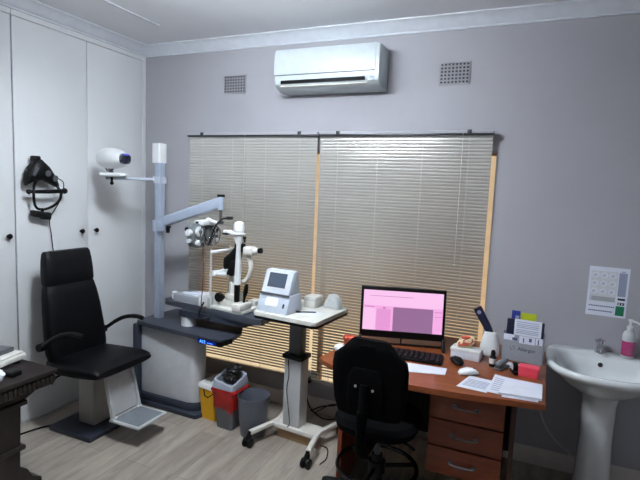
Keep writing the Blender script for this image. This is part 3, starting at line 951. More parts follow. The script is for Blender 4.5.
# ------------------------------------------------------------------ carved oak table at the left
ot = thing('carved_oak_table', 'dark carved oak table with trestle foot at the left edge', 'table', (0.4, -1.85, 0))
TZ = 0.652                                           # table height
b = MB()
b.bx(0.012, 0.770, -2.28, -1.450, TZ - 0.026, TZ, bev=0.006)
b.build('tabletop', 'oak', ot)
b = MB()
b.bx(0.02, 0.750, -2.26, -1.470, TZ - 0.085, TZ - 0.026, bev=0.004)
for i in range(32):                               # carved scallops along the right and rear edge
    b.ball((0.754, -2.24 + i * 0.0245, TZ - 0.056), 0.018, sc=(0.7, 0.8, 1.45), n=8)
for i in range(29):
    b.ball((0.04 + i * 0.0252, -1.464, TZ - 0.056), 0.018, sc=(0.8, 0.7, 1.45), n=8)
b.build('carved_apron', 'oak', ot)
for x in (0.645, 0.13):
    tr = MB()
    tr.prism([(-2.15, 0.0), (-2.17, 0.045), (-2.03, 0.075), (-1.99, 0.125), (-1.94, 0.16), (-1.95, 0.50), (-2.03, 0.535), (-2.03, 0.57), (-1.52, 0.57), (-1.52, 0.535), (-1.60, 0.50), (-1.61, 0.16), (-1.57, 0.125), (-1.545, 0.075), (-1.495, 0.045), (-1.49, 0.0)], -0.04, 0.04, Matrix(((0, 0, 1, x), (1, 0, 0, 0), (0, 1, 0, 0), (0, 0, 0, 1))))
    tr.bx(x - 0.055, x + 0.055, -1.97, -1.585, 0.25, 0.275, bev=0.006)
    tr.bx(x - 0.055, x + 0.055, -1.98, -1.570, 0.485, 0.510, bev=0.006)
    tr.build('trestle_leg', 'oak', ot)
b = MB().bx(0.13, 0.665, -1.80, -1.73, 0.20, 0.27, bev=0.006)
b.build('stretcher', 'oak', ot)

t = thing('white_instrument_case', 'white shallow case on the dark oak table, grey folder on it', 'case', (0.46, -1.61, TZ))
cx_, cy_ = 0.405, -1.615
b = MB()
b.box((cx_, cy_, TZ + 0.026), (0.30, 0.28, 0.030), rz=0.2, bev=0.008)
b.box((cx_, cy_, TZ + 0.047), (0.28, 0.26, 0.014), rz=0.2, bev=0.006)
b.build('case_body', 'offwhite', t)
for dx, dy in ((-0.12, -0.11), (0.12, -0.11), (-0.12, 0.11), (0.12, 0.11)):
    MB().cyl((cx_ + dx, cy_ + dy, TZ), (cx_ + dx, cy_ + dy, TZ + 0.013), 0.016, n=12).build('rubber_foot', 'black', t)
b = MB().box((cx_ + 0.135, cy_ - 0.02, TZ + 0.024), (0.03, 0.06, 0.014), rz=0.2, bev=0.004)
b.build('catch', 'holder', t)
b = MB()
b.box((cx_ - 0.02, cy_ - 0.02, TZ + 0.067), (0.25, 0.25, 0.026), rz=0.2, bev=0.006)
tag(b.build('grey_folder', 'darkgrey'), 'dark grey folder lying on the white case at the left edge', 'folder')
b = MB()
b.bx(0.63, 0.70, -1.655, -1.595, TZ, TZ + 0.026, bev=0.008)
tag(b.build('black_gadget', 'black'), 'small black gadget on the oak table in front of the white case', 'gadget')
b = MB()
rnd = random.Random(3)
tb = bmesh.new()
bmesh.ops.create_icosphere(tb, subdivisions=3, radius=0.042)
for v in tb.verts:
    v.co *= 1 + rnd.uniform(-0.10, 0.06)
    v.co.z *= 0.8
zm = min(v.co.z for v in tb.verts)
b._merge(tb, Matrix.Translation((0.685, -1.725, TZ - zm)))
tag(b.build('crumpled_tissue', 'paper'), 'crumpled white tissue on the oak table at the left edge', 'tissue')

b = MB().tube(bez([(0.20, -1.00, 0.008), (0.14, -1.10, 0.006), (0.10, -1.24, 0.006), (0.06, -1.42, 0.006), (0.04, -1.62, 0.006)], 8), 0.006, n=8)
tag(b.build('floor_cable', 'black'), 'black power cable on the floor from the examination chair base', 'cable')

# ------------------------------------------------------------------ bins
def rrect(hx, hy, r, n=5):
    o = []
    for cx, cy, a0 in ((hx - r, hy - r, 0), (-hx + r, hy - r, PI / 2), (-hx + r, -hy + r, PI), (hx - r, -hy + r, 1.5 * PI)):
        o += arc((cx, cy), r, a0, a0 + PI / 2, n)
    return o
def shell(m, c, levels, r, mtx):
    """open container through successive rounded-rectangle rings (hx, hy, z)"""
    rings = []
    for hx, hy, z in levels:
        rings.append([m.bm.verts.new(mtx @ V((p[0], p[1], z))) for p in rrect(hx, hy, r)])
    n = len(rings[0])
    for A, B in zip(rings, rings[1:]):
        for j in range(n):
            f = m.bm.faces.new([A[j], A[(j + 1) % n], B[(j + 1) % n], B[j]])
            f.material_index = m.mi
    for R in (rings[0], rings[-1]):
        f = m.bm.faces.new(R)
        f.material_index = m.mi

yb = thing('sharps_bin', 'yellow sharps bin with a white lid beside the refraction stand', 'bin', (1.032, -0.385, 0))
mt = Matrix.Translation((1.032, -0.385, 0)) @ Matrix.Rotation(-0.12, 4, 'Z')
b = MB()
shell(b, None, [(0.066, 0.092, 0.0), (0.078, 0.108, 0.235)], 0.02, mt)
b.build('bin_body', 'yellow', yb)
b = MB()
shell(b, None, [(0.083, 0.114, 0.228), (0.085, 0.116, 0.245), (0.080, 0.110, 0.258), (0.055, 0.08, 0.262)], 0.022, mt)
b.build('lid', 'binlid', yb)
b = MB()
b.tube([mt @ V(p) for p in ((-0.02, -0.112, 0.228), (0.0, -0.122, 0.185), (0.03, -0.122, 0.178), (0.07, -0.118, 0.21))], 0.004, n=6)
b.build('carry_handle', 'black', yb)

gb = thing('pedal_bin', 'grey square bin with red liner bag and a tilted open lid', 'bin', (1.207, -0.475, 0))
mt = Matrix.Translation((1.207, -0.475, 0)) @ Matrix.Rotation(-0.06, 4, 'Z')
b = MB()
shell(b, None, [(0.062, 0.062, 0.0), (0.067, 0.067, 0.006), (0.082, 0.084, 0.29)], 0.022, mt)
b.build('bin_body', 'bingrey', gb)
b = MB()
levels = []
rings = []
for k, (g, z) in enumerate(((0.008, 0.135), (0.012, 0.15), (0.010, 0.20), (0.013, 0.25), (0.016, 0.275), (0.010, 0.297))):
    R = []
    for j, p in enumerate(rrect(0.087 + g - 0.0125 + 0.0, 0.084 + g - 0.0125, 0.022)):
        q = V((p[0], p[1], 0))
        s_ = (0.065 + 0.019 * z / 0.29 + g * 0.5 + 0.004 * math.sin(j * 1.7 + k * 2.1)) / 0.0825
        zz = z + (0.018 * math.sin(j * 0.9) + 0.010 * math.sin(j * 2.3) if k == 0 else 0)
        R.append(b.bm.verts.new(mt @ V((q.x * s_, q.y * s_, zz))))
    rings.append(R)
n = len(rings[0])
for A, B in zip(rings, rings[1:]):
    for j in range(n):
        b.bm.faces.new([A[j], A[(j + 1) % n], B[(j + 1) % n], B[j]])
lg = b.build('red_liner', 'red_bag', gb)
# lid hood: sloped sides, open in the middle
b = MB()
lo = [mt @ V((p[0], p[1], 0.290)) for p in rrect(0.092, 0.096, 0.025)]
md = [mt @ V((p[0] * 1.0, p[1] * 1.0, 0.305)) for p in rrect(0.092, 0.096, 0.025)]
hi = [mt @ V((p[0], p[1], 0.352 + 0.25 * p[1] - 0.15 * p[0])) for p in rrect(0.084, 0.088, 0.024)]
inn = [mt @ V((p[0], p[1], 0.350 + 0.25 * p[1] - 0.15 * p[0])) for p in rrect(0.068, 0.072, 0.018)]
dn = [mt @ V((p[0], p[1], 0.305)) for p in rrect(0.064, 0.068, 0.018)]
rings = [[b.bm.verts.new(p) for p in R] for R in (lo, md, hi, inn, dn)]
n = len(lo)
for A, B in zip(rings, rings[1:]):
    for j in range(n):
        b.bm.faces.new([A[j], A[(j + 1) % n], B[(j + 1) % n], B[j]])
b.bm.faces.new(rings[0]); b.bm.faces.new(rings[-1])
b.build('lid_hood', 'binlid2', gb)
b = MB()
rnd = random.Random(11)
for c, r in (((1.209, -0.472, 0.345), 0.056), ((1.224, -0.45, 0.390), 0.040), ((1.194, -0.45, 0.385), 0.036), ((1.237, -0.44, 0.415), 0.030)):
    tb = bmesh.new()
    bmesh.ops.create_icosphere(tb, subdivisions=3, radius=r)
    for v in tb.verts:
        v.co *= 1 + rnd.uniform(-0.16, 0.12)
        v.co.z *= 0.62
    b._merge(tb, Matrix.Translation(c))
tag(b.build('rubbish_bag', 'bag'), 'crumpled dark bag poking out of the open grey bin', 'bag')

bc = (1.407, -0.497)
bu = thing('waste_bucket', 'round slate-grey waste bucket behind the white castor table leg', 'bin', (bc[0], bc[1], 0))
b = MB()
b.lathe([(0.080, 0), (0.083, 0.004), (0.105, 0.240), (0.106, 0.252), (0.108, 0.256), (0.109, 0.266), (0.108, 0.274), (0.107, 0.274), (0.102, 0.25), (0.078, 0.012), (0.02, 0.010)], (bc[0], bc[1], 0), n=40)
b.build('bucket_body', 'bucket', bu)

# ------------------------------------------------------------------ instrument table
RT = -0.10
itc = (1.708, -0.43)
it = thing('instrument_table', 'wheeled instrument table with pale top and steel lifting column', 'table', (itc[0], itc[1], 0), RT)
# (local coordinates)
def L2(p):
    return p
b = MB()
b.prism(rrect(0.228, 0.228, 0.03), 0.855, 0.880, bev=0.004)
b.build('tabletop', 'offwhite', it, local=True)
b = MB()
b.prism(rrect(0.226, 0.226, 0.03), 0.838, 0.855)
b.bx(-0.15, 0.15, -0.10, 0.10, 0.805, 0.838, bev=0.006)
b.build('top_edging', 'black', it, local=True)
b = MB().bx(-0.070, 0.018, -0.035, 0.035, 0.56, 0.81, bev=0.004)
b.build('upper_column', 'darkgrey', it, local=True)
b = MB().bx(-0.103, 0.047, -0.062, 0.062, 0.555, 0.585, bev=0.006)
b.build('column_collar', 'black', it, local=True)
b = MB().bx(-0.090, 0.036, -0.050, 0.050, 0.105, 0.556, bev=0.005)
b.build('lower_column', 'steel_plate', it, local=True)
b = MB()
b.bx(-0.165, 0.165, -0.065, 0.065, 0.075, 0.105, bev=0.006)
b.build('crossbar', 'white_metal', it, local=True)
for s_ in (-1, 1):
    b = MB()
    pts = bez([(s_ * 0.215, -0.235, 0.090), (s_ * 0.185, -0.12, 0.092), (s_ * 0.160, 0.0, 0.092), (s_ * 0.185, 0.12, 0.092), (s_ * 0.215, 0.235, 0.090)], 6)
    secs = []
    for i, p in enumerate(pts):
        q0 = pts[max(i - 1, 0)]; q1 = pts[min(i + 1, len(pts) - 1)]
        tv = (q1 - q0).normalized()
        secs.append((p, V((tv.y, -tv.x, 0)) * 0.016, V((0, 0, 0.015))))
    b.loft(secs, e=4, n=16)
    b.build('base_rail', 'white_metal', it, local=True)
for sx in (-1, 1):
    for sy2 in (-1, 1):
        b = MB()
        cx, cy = sx * 0.215, sy2 * 0.235
        b.cyl((cx, cy, 0.10), (cx, cy, 0.065), 0.012, n=12)
        b.loft([((cx, cy, 0.085), (0.014, 0, 0), (0, 0.016, 0)), ((cx, cy - 0.012, 0.05), (0.016, 0, 0), (0, 0.024, 0)), ((cx, cy - 0.015, 0.035), (0.012, 0, 0), (0, 0.018, 0))], e=3)
        cs = b.build('castor', 'black', it, local=True)
        for w_ in (-1, 1):
            b = MB()
            b.lathe([(0.022, -0.009), (0.031, -0.007), (0.031, 0.007), (0.022, 0.009)], (cx + w_ * 0.018, cy - 0.016, 0.031), n=20, axis='X')
            b.build('wheel', 'black', cs, local=True)
b = MB()
b.tube(bez([(-0.06, -0.052, 0.55), (-0.05, -0.054, 0.45), (-0.062, -0.054, 0.35), (-0.045, -0.054, 0.22), (-0.03, -0.058, 0.13), (-0.04, -0.068, 0.104)], 8), 0.0028, n=6)
b.build('power_cord', 'black', it, local=True)

def TT(x, y, z):            # table-local to world
    return (itc[0] + x * math.cos(RT) - y * math.sin(RT), itc[1] + x * math.sin(RT) + y * math.cos(RT), z)
# ---- autorefractor console
ao = thing('autorefractor_console', 'pale blue-grey instrument console with dark screen on the wheeled table', 'medical device', TT(-0.105, -0.09, 0.88), RT)
rotx = Matrix(((0, 0, 1, 0), (1, 0, 0, 0), (0, 1, 0, 0), (0, 0, 0, 1)))
b = MB()
b.prism([(-0.105, 0.0), (-0.108, 0.018), (-0.070, 0.112), (0.06, 0.112), (0.075, 0.0)], -0.113, 0.113, rotx, bev=0.006)
b.build('lower_body', 'pale_blue', ao, local=True, angle=30)
b = MB()
b.prism([(-0.072, 0.112), (-0.075, 0.120), (-0.022, 0.255), (0.030, 0.255), (0.056, 0.112)], -0.104, 0.104, rotx, bev=0.010)
b.build('screen_head', 'pale_blue', ao, local=True, angle=30)
b = MB()
b.prism([(-0.071, 0.104), (-0.082, 0.106), (-0.080, 0.118), (-0.07, 0.118)], -0.108, 0.108, rotx, bev=0.002)
b.build('ridge', 'darkgrey', ao, local=True)
def on_slope(y0, z0, y1, z1):
    d = V((0, y1 - y0, z1 - z0)).normalized()
    return d
d = on_slope(-0.075, 0.120, -0.022, 0.255)
nrm = V((0, -d.z, d.y))
c = V((0, -0.0455, 0.195)) + nrm * 0.001
b = MB()
f2 = frame(c, (1, 0, 0), d)
b.prism(rrect(0.083, 0.058, 0.008), -0.001, 0.0022, f2)
sb = b.build('screen_surround', 'cabinet', ao, local=True)
b = MB()
b.prism(rrect(0.066, 0.046, 0.003), 0.0, 0.0032, f2)
b.build('lcd_screen', 'scr_dark', ao, local=True)
d = on_slope(-0.108, 0.018, -0.070, 0.112)
nrm = V((0, -d.z, d.y))
f3 = frame(V((-0.01, -0.089, 0.066)) + nrm * 0.0008, (1, 0, 0), d)
b = MB()
b.prism(rrect(0.045, 0.028, 0.010), -0.001, 0.0018, f3)
b.build('printer_door', 'white_pl', ao, local=True)
b = MB()
f4 = frame(V((0.080, -0.094, 0.050)) + nrm * 0.0008, (1, 0, 0), d)
b.prism(rrect(0.006, 0.014, 0.004), -0.001, 0.002, f4)
b.build('stylus_slot', 'ink_dark', ao, local=True)

bx_ = thing('small_white_box', 'small white box behind the blue-grey console on the wheeled table', 'box', TT(0.012, 0.118, 0.88), RT + 0.05)
b = MB().bx(-0.042, 0.042, -0.055, 0.055, 0, 0.072, bev=0.003)
b.build('box_body', 'offwhite', bx_, local=True)
b = MB().bx(-0.0425, 0.0425, -0.0555, 0.0555, 0.050, 0.0535)
b.build('lid_line', 'ink_grey', bx_, local=True)
ap = thing('lens_holder', 'clear frosted plastic lens holder at the right rear of the wheeled table', 'holder', TT(0.138, 0.160, 0.88), RT - 0.2)
b = MB()
b.prism([(-0.062, 0.0), (0.058, 0.0), (0.054, 0.050), (0.040, 0.072), (0.010, 0.090), (-0.020, 0.088), (-0.048, 0.04)], -0.028, 0.028, Matrix(((1, 0, 0, 0), (0, 0, -1, 0), (0, 1, 0, 0), (0, 0, 0, 1))), bev=0.005)
b.build('holder_block', 'clear', ap, local=True)
b = MB()
b.lathe([(0.022, 0), (0.022, 0.004), (0.015, 0.005)], (0.004, -0.028, 0.044), n=20, axis='Y')
b.lathe([(0.012, 0), (0.012, 0.003)], (-0.030, -0.028, 0.022), n=14, axis='Y')
b.build('lens_disc', 'cabinet', ap, local=True)
pn_ = thing('pen', 'slim grey pen lying on the wheeled table top', 'pen', TT(0.075, -0.055, 0.88), 0.45)
MB().cyl((-0.06, 0, 0.005), (0.05, 0, 0.005), 0.005, n=10).build('barrel', 'darkgrey', pn_, local=True)
MB().cyl((-0.075, 0, 0.006), (-0.05, 0, 0.006), 0.006, n=10).build('grip', 'black', pn_, local=True)
b = MB()
b.prism([(TT(0.03, -0.115, 0)[0], TT(0.03, -0.115, 0)[1]), (TT(0.15, -0.12, 0)[0], TT(0.15, -0.12, 0)[1]), (TT(0.17, -0.01, 0)[0], TT(0.17, -0.01, 0)[1]), (TT(0.05, 0.01, 0)[0], TT(0.05, 0.01, 0)[1])], 0.880, 0.8806)
tag(b.build('paper_sheet', 'paper'), 'white paper sheet under the pen on the wheeled table', 'paper')
for o in (pn_,):
    o.location.z += 0.0007
ct = MB().box((1.70, -0.40, 0.034), (0.25, 0.13, 0.066), rz=RT, bev=0.003)
tag(ct.build('cardboard_box', 'carton'), 'flat tan cardboard box on the floor under the wheeled table', 'box')

# ---- wall socket and leads
so = thing('wall_socket', 'cream wall socket with a black plug, below the gap between the blinds', 'socket', (1.615, 0, 0.245))
MB().bx(1.565, 1.662, -0.026, 0.0, 0.232, 0.312, bev=0.006).build('socket_plate', 'offwhite', so)
b = MB()
b.bx(1.585, 1.622, -0.07, -0.026, 0.235, 0.268, bev=0.006)
tag(b.build('power_plug', 'black'), 'black plug in the wall socket', 'plug')
b = MB()
b.tube(bez([(1.604, -0.07, 0.24), (1.606, -0.085, 0.17), (1.64, -0.09, 0.07), (1.75, -0.10, 0.012), (1.88, -0.12, 0.06), (2.00, -0.14, 0.20), (2.06, -0.16, 0.33)], 8), 0.005, n=8)
tag(b.build('power_lead', 'black'), 'black lead looping from the wall socket up to the desk', 'cable')
b = MB()
b.tube(bez([(1.62, -0.03, 0.012), (1.72, -0.06, 0.08), (1.85, -0.07, 0.13), (1.97, -0.08, 0.26), (2.05, -0.10, 0.40)], 8), 0.005, n=8)
b.tube(bez([(1.66, -0.05, 0.012), (1.80, -0.05, 0.11), (1.92, -0.05, 0.10), (2.05, -0.06, 0.20)], 8), 0.004, n=8)
tag(b.build('data_lead', 'black'), 'black lead from the floor by the skirting, behind the other lead', 'cable')
b = MB()
b.tube(bez([(1.945, -0.60, 0.105), (1.975, -0.56, 0.07), (1.985, -0.60, 0.03), (1.96, -0.64, 0.008)], 8), 0.004, n=6)
tag(b.build('loose_wire', 'black'), 'thin loose wire curling beside the right front castor', 'cable')

# ------------------------------------------------------------------ desk
dk = thing('desk', 'cherry wood office desk with bowed front and three drawers', 'desk', (2.56, -0.5, 0))
b = MB()
top = [(2.085, -0.085), (3.150, -0.085), (3.128, -0.908), (2.94, -0.940), (2.77, -0.965), (2.635, -0.977), (2.50, -0.983), (2.36, -0.978), (2.22, -0.958), (2.12, -0.925), (2.055, -0.885), (2.015, -0.842), (2.045, -0.72)]
b.prism(top, 0.722, 0.750, bev=0.004)
b.build('desktop', 'desk', dk)
b = MB().bx(2.125, 2.150, -0.80, -0.10, 0.0, 0.722, bev=0.002)
b.build('end_panel', 'desk_front', dk)
b = MB().bx(2.992, 3.014, -0.84, -0.09, 0.0, 0.722, bev=0.002)
b.build('end_panel', 'desk_side', dk)
b = MB().bx(2.150, 2.992, -0.215, -0.197, 0.15, 0.722)
b.build('modesty_panel', 'desk_dark', dk)
b = MB()
b.bx(2.628, 2.965, -0.815, -0.25, 0.265, 0.722)
pdz = b.build('drawer_pedestal', 'desk_dark', dk)
for z0, z1 in ((0.552, 0.705), (0.412, 0.545), (0.268, 0.405)):
    d_ = MB().bx(2.617, 2.966, -0.838, -0.815, z0, z1, bev=0.003).build('drawer', 'desk_front', dk)
    zc = (z0 + z1) / 2 + (0.0)
    b = MB()
    b.tube(bez([(2.735, -0.838, zc), (2.742, -0.858, zc), (2.79, -0.864, zc), (2.838, -0.858, zc), (2.845, -0.838, zc)], 6), 0.0042, n=8)
    b.cyl((2.735, -0.8385, zc), (2.735, -0.842, zc), 0.011, n=12)
    b.cyl((2.845, -0.8385, zc), (2.845, -0.842, zc), 0.011, n=12)
    b.build('handle', 'greyplate', d_)

# ---- computer
RM = math.radians(16)
cp = thing('desktop_computer', 'black all-in-one computer showing a pink screen on the desk', 'computer', (2.364, -0.45, 0.75), RM)
TL = math.radians(-4)
def scr(x, z, yoff=0.0):
    # screen-plane local coordinates: x right, z up the screen from its pivot
    return V((x, math.sin(-TL) * z + yoff * math.cos(TL), 0.048 + math.cos(TL) * z))
fs = frame(scr(0, 0), (1, 0, 0), (0, math.sin(-TL), math.cos(TL)))     # local z of this frame points to the viewer
W2, HS = 0.246, 0.298
b = MB()
b.prism([(-W2, 0), (W2, 0), (W2, HS), (-W2, HS)], -0.045, 0.0, fs, bev=0.005)
b.build('screen_case', 'black', cp, local=True)
b = MB()
sx0, sx1, sy0, sy1 = -0.230, 0.230, 0.042, 0.278
def sq(m, u0, u1, v0, v1, h, i):
    m.mat_i(i)
    X = lambda u: sx0 + (sx1 - sx0) * u
    Y = lambda v: sy0 + (sy1 - sy0) * v
    m.prism([(X(u0), Y(v0)), (X(u1), Y(v0)), (X(u1), Y(v1)), (X(u0), Y(v1))], h - 0.0006, h, fs)
sq(b, 0, 1, 0, 1, 0.0012, 0)
sq(b, 0.0, 1, 0.62, 1.0, 0.0016, 1)
sq(b, 0.38, 0.88, 0.0, 0.60, 0.0016, 3)
sq(b, 0.17, 0.35, 0.0, 0.54, 0.0016, 2)
sq(b, 0.08, 0.62, 0.855, 0.865, 0.0020, 4)
sq(b, 0.02, 0.14, 0.575, 0.590, 0.0020, 4)
sq(b, 0.19, 0.33, 0.575, 0.583, 0.0020, 2)
sq(b, 0.25, 0.28, 0.55, 0.585, 0.0022, 4)
sq(b, 0.90, 0.99, 0.53, 0.545, 0.0020, 4)
sq(b, 0.90, 0.99, 0.42, 0.43, 0.0020, 4)
sq(b, 0.0, 0.16, 0.0, 0.55, 0.0016, 1)
b.build('display', ['scr_pink', 'scr_pink2', 'scr_pink3', 'scr_mauve', 'scr_line'], cp, local=True)
for s_ in (-1, 1):
    b = MB()
    b.loft([((s_ * 0.241, -0.012, 0.0), (0.008, 0, 0), (0, 0.045, 0)), ((s_ * 0.241, -0.012, 0.012), (0.008, 0, 0), (0, 0.045, 0)), ((s_ * 0.241, 0.010, 0.06), (0.008, 0, 0), (0, 0.020, 0))], e=6)
    b.build('stand_leg', 'black', cp, local=True)
b = MB().bx(-0.24, 0.24, 0.022, 0.030, 0.0, 0.012)
b.bx(-0.004, 0.004, 0.018, 0.030, 0.0, 0.06)
b.build('stand_bar', 'black', cp, local=True)

kb = thing('keyboard', 'black keyboard on the desk below the pink screen', 'keyboard', (2.405, -0.60, 0.75), RM * 0.2)
b = MB().bx(-0.225, 0.225, -0.07, 0.07, 0, 0.016, bev=0.005)
b.build('keyboard_base', 'black', kb, local=True)
b = MB()
for r_ in range(5):
    for c_ in range(15):
        b.box((-0.203 + c_ * 0.029, -0.050 + r_ * 0.025, 0.019), (0.024, 0.020, 0.008), bev=0.002, seg=1)
b.build('keys', 'black', kb, local=True)
b = MB()
b.prism([(2.455, -0.835), (2.672, -0.775), (2.668, -0.682), (2.44, -0.70)], 0.750, 0.753)
tag(b.build('white_notepad', 'paper'), 'white notepad on the desk in front of the black keyboard', 'notepad')

def mouse(name, loc, rz, m, label, s=1.0):
    t = thing(name, label, 'mouse', loc, rz, 'computer mice on the desk')
    b = MB()
    b.loft([((0, -0.048 * s, 0.006 * s), (0.014 * s, 0, 0), (0, 0, 0.006 * s)), ((0, -0.036 * s, 0.012 * s), (0.026 * s, 0, 0), (0, 0, 0.012 * s)), ((0, 0.0, 0.017 * s), (0.030 * s, 0, 0), (0, 0, 0.017 * s)), ((0, 0.035 * s, 0.013 * s), (0.028 * s, 0, 0), (0, 0, 0.013 * s)), ((0, 0.050 * s, 0.007 * s), (0.018 * s, 0, 0), (0, 0, 0.007 * s))], e=2.5)
    b.build('shell', m, t, local=True)
    MB().cyl((-0.003, 0.03 * s, 0.0245 * s), (0.003, 0.03 * s, 0.0245 * s), 0.006, n=10).build('scroll_wheel', 'darkgrey', t, local=True)
mouse('computer_mouse', (2.700, -0.560, 0.75), 0.5, 'black', 'black computer mouse on the desk right of the screen')
mouse('computer_mouse', (2.775, -0.700, 0.75), -1.0, 'white_pl', 'white computer mouse beside the papers on the desk')

# ---- right rear of the desk
t = thing('white_flat_box', 'flat white box on the desk, right of the screen, model on top', 'box', (2.735, -0.44, 0.75), -0.12)
MB().bx(-0.078, 0.078, -0.045, 0.045, 0, 0.042, bev=0.003).build('box_body', 'paper', t, local=True)
MB().bx(-0.080, 0.080, -0.047, 0.047, 0.040, 0.056, bev=0.003).build('box_lid', 'white_pl', t, local=True)
t = thing('anatomical_model', 'small cream and red model block on top of the flat white box', 'model', (2.725, -0.435, 0.806), 0.3)
b = MB()
b.loft([((-0.045, 0, 0.010), (0, 0.018, 0), (0, 0, 0.010)), ((-0.03, 0, 0.024), (0, 0.026, 0), (0, 0, 0.022)), ((0.02, 0, 0.034), (0, 0.028, 0), (0, 0, 0.030)), ((0.045, 0, 0.040), (0, 0.016, 0), (0, 0, 0.018))], e=3)
b.bx(-0.045, 0.035, -0.02, 0.02, 0, 0.012, bev=0.004)
b.build('model_shell', 'cream', t, local=True)
b = MB()
b.loft([((-0.032, -0.022, 0.022), (0.012, 0, 0), (0, 0.004, 0.012)), ((0.0, -0.027, 0.034), (0.016, 0, 0), (0, 0.004, 0.018)), ((0.026, -0.024, 0.044), (0.010, 0, 0), (0, 0.004, 0.012))], e=2.5)
b.ball((0.0, -0.008, 0.058), 0.018, sc=(1.6, 1, 0.6))
b.build('red_cutaway', 'redbrown', t, local=True)

wb = thing('charging_base', 'white tapered charging base on the desk holding a navy handset', 'charger', (2.846, -0.310, 0.75))
b = MB()
b.loft([((2.846, -0.310, 0.750), (0.052, 0, 0), (0, 0.045, 0)), ((2.846, -0.310, 0.756), (0.055, 0, 0), (0, 0.047, 0)), ((2.846, -0.310, 0.80), (0.052, 0, 0), (0, 0.042, 0)), ((2.846, -0.310, 0.852), (0.040, 0, 0), (0, 0.030, 0)), ((2.846, -0.310, 0.876), (0.032, 0, 0), (0, 0.024, 0)), ((2.846, -0.310, 0.880), (0.020, 0, 0), (0, 0.018, 0))], e=2.6)
b.build('base_body', 'white_pl', wb)
hv = thing('tonometer_handset', 'navy handset with round white eye, leaning out of the white charging base', 'handset', (2.84, -0.30, 0.885))
b = MB()
h0, h1 = V((2.846, -0.300, 0.868)), V((2.762, -0.295, 1.008))
dv = (h1 - h0).normalized()
sv = V((dv.z, 0, -dv.x))
b.loft([(h0, sv * 0.016, V((0, 0.014, 0))), (h0.lerp(h1, 0.2), sv * 0.021, V((0, 0.016, 0))), (h0.lerp(h1, 0.9), sv * 0.024, V((0, 0.017, 0))), (h1, sv * 0.022, V((0, 0.015, 0)))], e=4)
b.build('handset_body', 'navy', hv)
b = MB()
cc = h0.lerp(h1, 0.84) + V((0, -0.017, 0))
b.lathe([(0.011, 0.0), (0.011, 0.004), (0.006, 0.005)], cc, n=18, axis='Y')
b.build('eye_disc', 'paper_ink', hv)
b = MB().bx(2.912, 2.934, -0.27, -0.18, 0.75, 0.868, bev=0.003)
tag(b.build('brown_box', 'brownbox'), 'narrow brown box standing between the charging base and the brochure box', 'box')

# brochure holder
RH = -0.10
hd = thing('brochure_holder', 'grey lettered card box of brochures at the right rear of the desk', 'holder', (3.018, -0.365, 0.75), RH)
b = MB()
b.bx(-0.103, 0.103, -0.002, 0.0, 0, 0.148)
b.bx(-0.103, -0.101, 0, 0.075, 0, 0.150)
b.bx(0.101, 0.103, 0, 0.075, 0, 0.150)
b.bx(-0.103, 0.103, 0.073, 0.075, 0, 0.165)
b.bx(-0.103, 0.103, -0.002, 0.075, 0, 0.002)
b.build('box_body', 'holder', hd, local=True)
b = MB()
ff = frame((0.004, -0.0022, 0.068), (1, 0, 0), (0, 0, 1))
b.text('Allergan', 0.027, frame((0.022, -0.0024, 0.072), (1, 0, 0), (0, 0, 1)), 0.0003)
for a in (0, PI):
    pts = [V((-0.052, -0.0028, 0.072)) + V((0.011 * math.cos(a + t_), 0, 0.011 * math.sin(a + t_))) for t_ in [k * PI * 0.8 / 10 - 0.9 for k in range(11)]]
    b.tube(pts, 0.0011, n=6)
b.build('lettering', 'ink_dark', hd, local=True)
b = MB()
xs = [-0.098, -0.055, -0.030, -0.012, 0.022, 0.052, 0.082, 0.100]
hts = [0.040, 0.030, 0.022, 0.040, 0.036, 0.044, 0.034]
b.mat_i(0).bx(-0.100, -0.045, -0.0032, -0.002, 0.114, 0.146)
b.bx(-0.020, 0.060, -0.0032, -0.002, 0.106, 0.146)
b.bx(0.064, 0.098, -0.0032, -0.002, 0.110, 0.146)
b.mat_i(1)
b.bx(-0.055, -0.030, -0.0034, -0.002, 0.116, 0.132)
b.bx(0.000, 0.006, -0.0038, -0.003, 0.112, 0.138)
b.bx(0.030, 0.044, -0.0038, -0.003, 0.120, 0.140)
b.bx(0.074, 0.080, -0.0038, -0.003, 0.112, 0.140)
b.build('label_strip', ['paper', 'ink_blue'], hd, local=True)
def hw(x, y, z):
    return V((3.018 + x * math.cos(RH) - y * math.sin(RH), -0.365 + x * math.sin(RH) + y * math.cos(RH), 0.75 + z))
def card(name, m, x0, x1, y, z0, z1, th, label, cat, lean=0.12, lines=None):
    b = MB()
    mtx = frame(hw((x0 + x1) / 2, y, z0), (math.cos(RH), math.sin(RH), 0), V((-math.sin(RH) * math.sin(lean), math.cos(RH) * math.sin(lean), math.cos(lean))))
    w_ = x1 - x0
    b.prism([(-w_ / 2, 0), (w_ / 2, 0), (w_ / 2, z1 - z0), (-w_ / 2, z1 - z0)], 0, th, mtx)
    mats = [m]
    if lines:
        mats.append(lines[0])
        b.mat_i(1)
        for (u0, u1, v0, v1) in lines[1]:
            hgt = z1 - z0
            b.prism([(-w_ / 2 + w_ * u0, hgt * v0), (-w_ / 2 + w_ * u1, hgt * v0), (-w_ / 2 + w_ * u1, hgt * v1), (-w_ / 2 + w_ * u0, hgt * v1)], th, th + 0.0003, mtx)
    tag(b.build(name, mats), label, cat, 'brochures in the card box')
card('brochure', 'paper', -0.052, 0.086, 0.016, 0.004, 0.232, 0.003, 'white printed sheet at the front of the brochure box', 'brochure', 0.04,
     ('paper_ink', [(0.08, 0.9, v, v + 0.016) for v in (0.66, 0.70, 0.74, 0.80, 0.84, 0.88, 0.93)]))
card('brochure', 'navy', -0.092, 0.098, 0.030, 0.004, 0.226, 0.008, 'dark navy folder spanning the back of the white sheet in the box', 'folder', 0.05)
